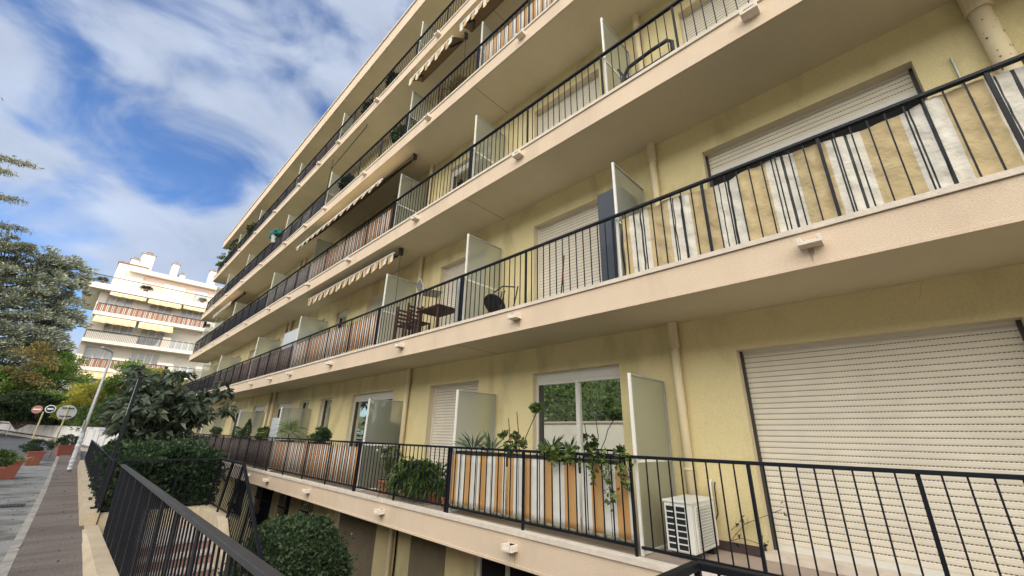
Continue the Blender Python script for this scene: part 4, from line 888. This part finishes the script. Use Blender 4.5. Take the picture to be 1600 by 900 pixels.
for i in range(15):
    y_=RNG.uniform(2.25,2.9) if i>9 else RNG.uniform(2.9,3.4); L_=RNG.uniform(.1,.5) if i>9 else .06; z=s0+.92; x=4.09; pts=[(4.2,y_,s0+.86),(4.08,y_,z)]
    t=0
    while t<L_: y_+=RNG.normal(0,.02); t+=.05; pts.append((4.07-RNG.uniform(0,.03),y_,z-t))
    b.tube(pts,.0035,'lf_dark',4); p=np.array(pts[1:]); p=np.repeat(p,5,0)+RNG.normal(0,.025,(len(p)*5,3)); P.append(p); D.append(np.tile([-.8,-.1,.1],(len(p),1))+RNG.normal(0,.5,(len(p),3)))
part(th,b,'stem'); partL(th,'leaves',np.concatenate(P),np.concatenate(D),.06,.8,'lf_ivy')
# air conditioner
ac=thing('air_conditioner','white air conditioner unit standing on the lowest balcony beside the drainpipe','air conditioner',(4.6,1.95,s0))
x0,x1,y0,y1,z0,z1=4.31,4.88,1.80,2.07,s0+.06,s0+.50
b=MB(); b.box(x0,x1,y0,y1,z0,z1-.02,'acbody'); part(ac,b,'casing',bevel=.008)
b=MB(); b.box(x0-.012,x1+.01,y0-.012,y1+.01,z1-.02,z1+.005,'acbody'); part(ac,b,'lid',bevel=.006)
b=MB(); b.box(x0-.004,x0-.0025,y0+.055,y1-.02,z0+.02,z1-.045,'acdark')
for i in range(8): zz1=z0+.02+i*(z1-z0-.065)/7; b.box(x0-.014,x0-.004,y0+.05,y1-.015,zz1-.005,zz1+.005,'acbody')
for yy in (y0+.052,(y0+y1)/2+.02,y1-.018): b.box(x0-.016,x0-.0045,yy-.006,yy+.006,z0+.02,z1-.045,'acbody')
part(ac,b,'fin_grille')
b=MB(); b.box(x0+.07,x1-.03,y0-.005,y0-.0035,z0+.03,z1-.06,'acdark')
x=x0+.07
while x<x1-.03: b.box(x-.0025,x+.0025,y0-.012,y0-.005,z0+.03,z1-.06,'acbody'); x+=.030
z=z0+.03
while z<z1-.06: b.box(x0+.07,x1-.03,y0-.014,y0-.006,z-.0025,z+.0025,'acbody'); z+=.026
for q in ((x0+.055,x0+.075,z0+.015,z1-.045),(x1-.04,x1-.02,z0+.015,z1-.045)): b.box(q[0],q[1],y0-.016,y0-.004,q[2],q[3],'acbody')
part(ac,b,'mesh_guard')
for xx in (x0+.08,x1-.12): b=MB(); b.box(xx,xx+.05,y0+.0,y1,s0+.004,s0+.06,'acdark'); part(ac,b,'foot')
b=MB(); b.tube([(4.86,1.9,s0+.14),(4.93,1.86,s0+.16),(4.97,1.84,s0+.3),(4.975,1.84,s0+.62),(5.02,1.84,s0+.66)],.014,'pvc',8); b.tube([(4.86,1.96,s0+.12),(4.95,1.92,s0+.1),(4.985,1.80,s0+.34),(4.99,1.8,s0+.6),(5.02,1.8,s0+.64)],.007,'black',6); part(ac,b,'pipework')
b=MB(); P=[]
for pts in ([(5.0,1.72,s0+.1),(4.97,1.55,s0+.28),(4.98,1.2,s0+.45)],[(5.0,1.72,s0+.1),(4.97,1.6,s0+.15),(4.97,1.4,s0+.12)],[(5,1.7,s0+.2),(4.97,1.6,s0+.28)]): b.tube(pts,.003,'bark',4); P+=pts[1:]
o=tag(b.build('wall_creeper'),'sparse creeper shoots on the wall right of the air conditioner','creeper'); P=np.repeat(np.array(P),5,0)+RNG.normal(0,.03,(len(P)*5,3))*[.2,1,1]; leaves('leaves',P,np.tile([-1,-.3,.2],(len(P),1)),.06,.8,'lf_dark',parent=o)
def cabinet(x0,x1,y0,y1,z,h,k,lab,name='cabinet',cat='cabinet'):
    th=thing(name,lab,cat,((x0+x1)/2,(y0+y1)/2,z)); b=MB(); b.box(x0,x1,y0,y1,z+.004,z+h,k); part(th,b,'carcass',bevel=.01)
    b=MB(); xm=(x0+x1)/2; b.box(x0+.01,xm-.004,y0-.014,y0-.002,z+.03,z+h-.03,k); part(th,b,'door'); b=MB(); b.box(xm+.004,x1-.01,y0-.014,y0-.002,z+.03,z+h-.03,k); part(th,b,'door')
cabinet(4.38,4.93,8.34,8.8,s0,1.3,'cupboard','dark grey cabinet behind the third frosted divider, lowest balcony')
cabinet(4.22,4.72,13.85,14.6,s0,1.45,'cabwhite','tall white cabinet behind the fourth divider on the lowest balcony')
cabinet(4.5,4.95,2.36,2.74,S[1],1.62,'cupboard','tall dark grey cupboard beside the shutter on the second balcony')
cabinet(4.25,4.9,13.95,15.4,S[1],1.45,'cabwhite','large pale cabinet behind the fourth divider on the second balcony')
# rail top plants further along lowest balcony
for (y_,lab,kind_) in ((10.9,'small leafy plant beside the tall narrow window, lowest balcony','bush'),(12.95,'spiky yucca on the lowest balcony rail before the white cabinet','yucca'),(15.3,'leafy light green plant on the lowest rail right of the little cypress','bush'),(17.2,'small dark pointed cypress in a rail pot on the lowest balcony','cyp'),(18.35,'light green bushy plant left of the little cypress','bush'),(21.9,'rounded dark shrub in a rail planter far along the lowest balcony','dark'),(10.55,'dark figurine like potted plant next to the tall narrow window','dark2')):
    th=thing('potted_plant',lab,'potted plant',(4.24,y_,s0+.72)); b=MB(); b.box(4.14,4.36,y_-.22,y_+.22,s0+.66,s0+.84,'shutterdark'); part(th,b,'box'); c=(4.25,y_,s0+.84)
    if kind_=='yucca': b=MB(); b.tube([c,(4.25,y_,s0+1.02)],.02,'bark',6); part(th,b,'stem'); tuft(th,(4.25,y_,s0+1.05),110,.46,.06,'lf_pale',.8,(-.2,1.3),.3)
    elif kind_=='cyp': P,D=blob((4.25,y_,s0+1.13),(.12,.2,.32),1700,.6); P[:,:2]=(P[:,:2]-[4.25,y_])*np.clip(1.2-(P[:,2:3]-(s0+.84))*1.3,.1,1)+[4.25,y_]; partL(th,'leaves',P,D+[0,0,1.2],.05,.3,'lf_hedge')
    else:
        r=.16 if kind_!='dark2' else .1; P,D=clumps((4.25,y_,s0+1.0),(r,r*(2.3 if kind_=='dark' else 1.6),r*1.1),18,45,.08); partL(th,'leaves',P,D,.06,.6,'lf_pot' if kind_=='bush' else 'lf_hedge')
# second balcony
s1=S[1]
b=MB(); b.tube([(4.88,3.78,s1+.01),(4.9,3.72,s1+.62)],.011,'black',8); b.tube([(4.9,3.72,s1+.62),(4.92,3.69,s1+1.08)],.014,'red',8); o=tag(b.build('broom_handle'),'red and black broom handle leaning on the closed shutter, second balcony','broom')
th=thing('leaning_boards','white boards leaning behind the second divider on the second balcony','boards',(4.5,5.8,s1))
for i in range(3): b=MB(); b.box(4.3+i*.12,4.39+i*.12,5.72+i*.08,5.75+i*.08,s1+.005,s1+.98+.05*i,'cabwhite'); part(th,b,'board',bevel=.004)
def tubechair(th,c,rot,k,back=.42):
    R=Matrix.Rotation(rot,4,'Z'); f=lambda x,y,z: tuple(Vector(c)+R@Vector((x,y,z)))
    for s_ in (-1,1):
        b=MB(); b.tube([f(.22*s_,-.2,0),f(.22*s_,-.2,.42),f(.22*s_,.2,.42),f(.22*s_,.28,.42+back)],.012,k,7); part(th,b,'side_frame'); b=MB(); b.tube([f(.22*s_,.24,0),f(.22*s_,.2,.42)],.012,k,7); part(th,b,'leg')
    b=MB(); b.bar(f(0,-.22,.43),f(0,.2,.43),.42,.015,k); part(th,b,'seat'); b=MB(); b.bar(f(0,.21,.5),f(0,.28,.42+back),.42,.012,k); part(th,b,'backrest')
th=thing('folding_chair','folded dark chair with round back leaning right of the second divider','chair',(4.6,4.6,s1))
b=MB(); b.tube([(4.55,4.95,s1+.38),(4.57,4.95,s1+.40)],.22,'black',20); part(th,b,'round_back')
for dy in (-.12,.2,.26): b=MB(); b.tube([(4.5,4.6+dy,s1+.01),(4.6,4.55+dy,s1+.62)],.012,'black',7); part(th,b,'leg')
b=MB(); b.tube([(4.5,4.9,s1+.6),(4.5,4.7,s1+.66),(4.55,4.45,s1+.6)],.012,'black',7); part(th,b,'armrest')
th=thing('patio_table','dark wooden slatted table piled with chairs on the second balcony','table',(4.5,6.7,s1))
b=MB()
for i in range(7): b.box(4.28+i*.08,4.35+i*.08,6.25,7.0,s1+.60,s1+.625,'wood')
part(th,b,'table_top')
for (x,y_) in ((4.32,6.3),(4.78,6.3),(4.32,6.95),(4.78,6.95)): b=MB(); b.bar((x,y_,s1+.004),(x,y_,s1+.6),.04,.04,'wood'); part(th,b,'leg')
th=thing('patio_chair','grey metal chair upside down on the wooden table, second balcony','chair',(4.5,7.0,s1+.63)); tubechair(th,(4.5,6.9,s1+.63),1.2,'galv',.2)
for y_,lab in ((7.75,'left wooden slatted chair beside the third divider, second balcony'),(7.3,'right wooden slatted chair beside the piled table, second balcony')):
    th=thing('wooden_chair',lab,'chair',(4.5,y_,s1))
    for (x,yy,h_) in ((4.35,y_-.17,.45),(4.7,y_-.17,.45),(4.35,y_+.17,.92),(4.7,y_+.17,.92)): b=MB(); b.bar((x,yy,s1+.004),(x,yy,s1+h_),.035,.035,'wood'); part(th,b,'leg')
    b=MB(); [b.box(4.34+i*.075,4.40+i*.075,y_-.19,y_+.15,s1+.45,s1+.47,'wood') for i in range(5)]; part(th,b,'seat')
    b=MB(); [b.box(4.36,4.69,y_+.16,y_+.175,s1+.55+i*.09,s1+.60+i*.09,'wood') for i in range(4)]; part(th,b,'backrest')
th=thing('drying_rack','folded white clothes rack behind the first divider, second balcony','drying rack',(4.3,2.4,s1))
for yy in (2.32,2.36): b=MB(); b.tube([(4.22,yy,s1+.01),(4.25,yy,s1+1.0),(4.5,yy,s1+1.02),(4.52,yy,s1+.02)],.008,'alu',6); part(th,b,'frame')
b=MB(); b.tube([(4.28,2.26,s1+.01),(4.2,2.24,s1+.5),(4.22,2.2,s1+.95)],.01,'black',6); part(th,b,'hinge_bar')
# third balcony
s2=S[2]
th=thing('lounge_chair','black curved lounge chair pushed against the rail on the third balcony','chair',(4.4,1.7,s2))
for x in (4.28,4.75):
    b=MB(); b.tube([(x,2.02,s2+.0),(x,2.04,s2+.42),(x,1.95,s2+.56),(x,1.60,s2+.60),(x,1.36,s2+.60),(x,1.30,s2+.52),(x,1.31,s2+.0)],.028,'chairblk',9); part(th,b,'side_frame',smooth=True)
b=MB(); b.box(4.28,4.75,1.33,1.98,s2+.34,s2+.38,'chairblk'); part(th,b,'seat'); b=MB(); b.bar((4.51,2.0,s2+.38),(4.51,2.12,s2+.66),.47,.03,'chairblk'); part(th,b,'backrest')
th=thing('garden_trellis','white arched lattice trellis standing behind the third divider, third balcony','trellis',(4.6,8.5,s2))
b=MB(); 
for i in range(-14,8):
    for sg_,yy in ((1,8.45),(-1,8.47)):
        t0=max(0,(-.0-i*.1)/.62) if True else 0; t0=max(0.,min(1.,-i*.1/.7/1.9)); t1=max(0.,min(1.,(.64-i*.1)/.7/1.9))
        if t1>t0+.02:
            xa=4.28+i*.1+1.33*t0; xb=4.28+i*.1+1.33*t1
            if sg_<0: xa,xb=9.20-xa,9.20-xb
            b.bar((xa,yy,s2+.05+1.3*t0),(xb,yy,s2+.05+1.3*t1),.015,.015,'alu')

part(th,b,'lattice'); b=MB(); b.tube([(4.3+.31*(1-math.cos(t*math.pi/12)),8.46,s2+1.35+.42*math.sin(t*math.pi/12)) for t in range(13)],.014,'alu',7); part(th,b,'arch'); b=MB(); b.box(4.2,4.95,8.52,8.55,s2+.01,s2+1.1,'mesh'); part(th,b,'backing_cloth')
# plants and odds on upper balconies
UP=[(4.3,8.7,3,.35,'lf_hedge','hanging dark green plant behind the fourth row rail'),(4.28,9.5,3,.12,'metalorn',None),(4.25,12.2,3,.22,'lf_dark','dark bundle of foliage on the fourth balcony rail near the divider'),(4.3,6.3,3,.16,'lf_autumn','small reddish plant behind the fourth balcony rail'),
(4.25,9.75,4,.26,'lf_dark','dark plant behind the top balcony rail, right of the pair'),(4.25,11.4,4,.24,'lf_dark','dark plant behind the top balcony rail, left of the pair'),
(4.2,25.8,4,.45,'lf_bush','leafy shrub over the top balcony rail before the last divider'),(4.2,29.7,4,.5,'lf_bush','leafy shrub past the last divider on the top balcony'),(4.1,33.0,4,.5,'lf_green','bushy green plant at the far top corner of the building')]
for x,y_,k,r,lk,lab in UP:
    if lk=='metalorn': continue
    th=thing('potted_plant',lab,'potted plant',(x,y_,S[k])); big=k==4 and y_>20
    part(th,pot((x+.05,y_,S[k]+(.35 if big else 0)),.14,.3,'shutterdark'),'pot'); 
    b=MB(); b.tube([(x+.05,y_,S[k]+.2),(x,y_,S[k]+(1.0 if big else .5))],.012,'bark',5); part(th,b,'stem')
    P,D=clumps((x,y_,S[k]+(1.05 if big else .55)),(r*.6,r*1.6,r),24,60,.1); partL(th,'leaves',P,D,.08,.5,lk)
th=thing('wall_ornament','black wire butterfly ornament on the fourth balcony railing','ornament',(4.07,9.45,S[3]+.4))
for s_ in (-1,1): b=MB(); b.tube([(4.06,9.5+s_*.16*(1-math.cos(t)),S[3]+.42+.2*math.sin(t)) for t in np.linspace(0,6.28,15)],.008,'black',6); part(th,b,'wing')
b=MB(); b.tube([(4.06,9.5,S[3]+.2),(4.06,9.5,S[3]+.66)],.012,'black',6); part(th,b,'body')
th=thing('covered_pot','pot wrapped in a dark turquoise sheet on the fourth balcony rail','plant pot',(4.15,19.4,S[3]+.7)); b=MB(); b.lathe((4.12,19.5,S[3]+.72),[(.14,0),(.2,.35)],'galv'); part(th,b,'pot')
b=MB(); 
for i in range(22): b.tube([(4.1+random.uniform(-.1,.1),19.5+random.uniform(-.35,.35),S[3]+1.08+random.uniform(0,.1)),(4.1+random.uniform(-.2,.2),19.5+random.uniform(-.5,.5),S[3]+1.12+random.uniform(0,.22))],[.12,.07],'green_tarp',7)
part(th,b,'sheet',smooth=True)
# ------------------------------------------------------------------ awnings on the yellow building
def awning(y0,y1,xb,zb,xf,zf,val,lab,st=.28,arms=True,under_=True):
    th=thing('striped_awning',lab,'awning',(xb,(y0+y1)/2,zb),'orange and white awnings under the balconies')
    b=MB(); n=int((y1-y0)/st*2); s=(y1-y0)/n; f=MB(); 
    for i in range(n):
        k='awn_o' if i%2 else 'awn_w'; a,c=y0+i*s,y0+(i+1)*s; sg=.02*math.sin(i*1.7)
        f.quad((xb,a,zb),(xb,c,zb),(xf,c,zf),(xf,a,zf),k)
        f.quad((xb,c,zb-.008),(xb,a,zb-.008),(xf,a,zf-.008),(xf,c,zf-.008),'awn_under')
        v0=.03*math.sin(i*2.1); m=(a+c)/2
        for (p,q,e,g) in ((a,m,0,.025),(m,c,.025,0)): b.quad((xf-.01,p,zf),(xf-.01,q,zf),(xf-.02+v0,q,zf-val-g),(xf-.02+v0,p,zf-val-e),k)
        b.box(xf-.014,xf-.006,a-.012,a+.012,zf-val*.9,zf,'black')
    part(th,f,'fabric'); part(th,b,'valance')
    b=MB(); b.bar((xf,y0,zf+.01),(xf,y1,zf+.01),.035,.04,'alu'); part(th,b,'front_bar'); b=MB(); b.bar((xb,y0-.03,zb+.03),(xb,y1+.03,zb+.03),.09,.07,'stainbrown'); part(th,b,'cassette')
    for yy in (y0+.1,y1-.1):
        b=MB(); b.bar((xb,yy,zb-.03),((xb+xf)/2,yy+.25*(1 if yy<(y0+y1)/2 else -1),(zb+zf)/2-.06),.03,.035,'shutterdark'); b.bar(((xb+xf)/2,yy+.25*(1 if yy<(y0+y1)/2 else -1),(zb+zf)/2-.06),(xf,yy,zf-.01),.03,.035,'shutterdark'); part(th,b,'folding_arm')
    b=MB(); b.box(xb-.05,xb+.05,y0-.07,y0-.03,zb-.05,zb+.14,'shutterdark'); part(th,b,'end_bracket')
    b=MB(); b.tube([(xb,y0-.05,zb-.05),(xb+.02,y0-.05,zb-1.25)],.006,'shutterdark',5); part(th,b,'crank_rod')
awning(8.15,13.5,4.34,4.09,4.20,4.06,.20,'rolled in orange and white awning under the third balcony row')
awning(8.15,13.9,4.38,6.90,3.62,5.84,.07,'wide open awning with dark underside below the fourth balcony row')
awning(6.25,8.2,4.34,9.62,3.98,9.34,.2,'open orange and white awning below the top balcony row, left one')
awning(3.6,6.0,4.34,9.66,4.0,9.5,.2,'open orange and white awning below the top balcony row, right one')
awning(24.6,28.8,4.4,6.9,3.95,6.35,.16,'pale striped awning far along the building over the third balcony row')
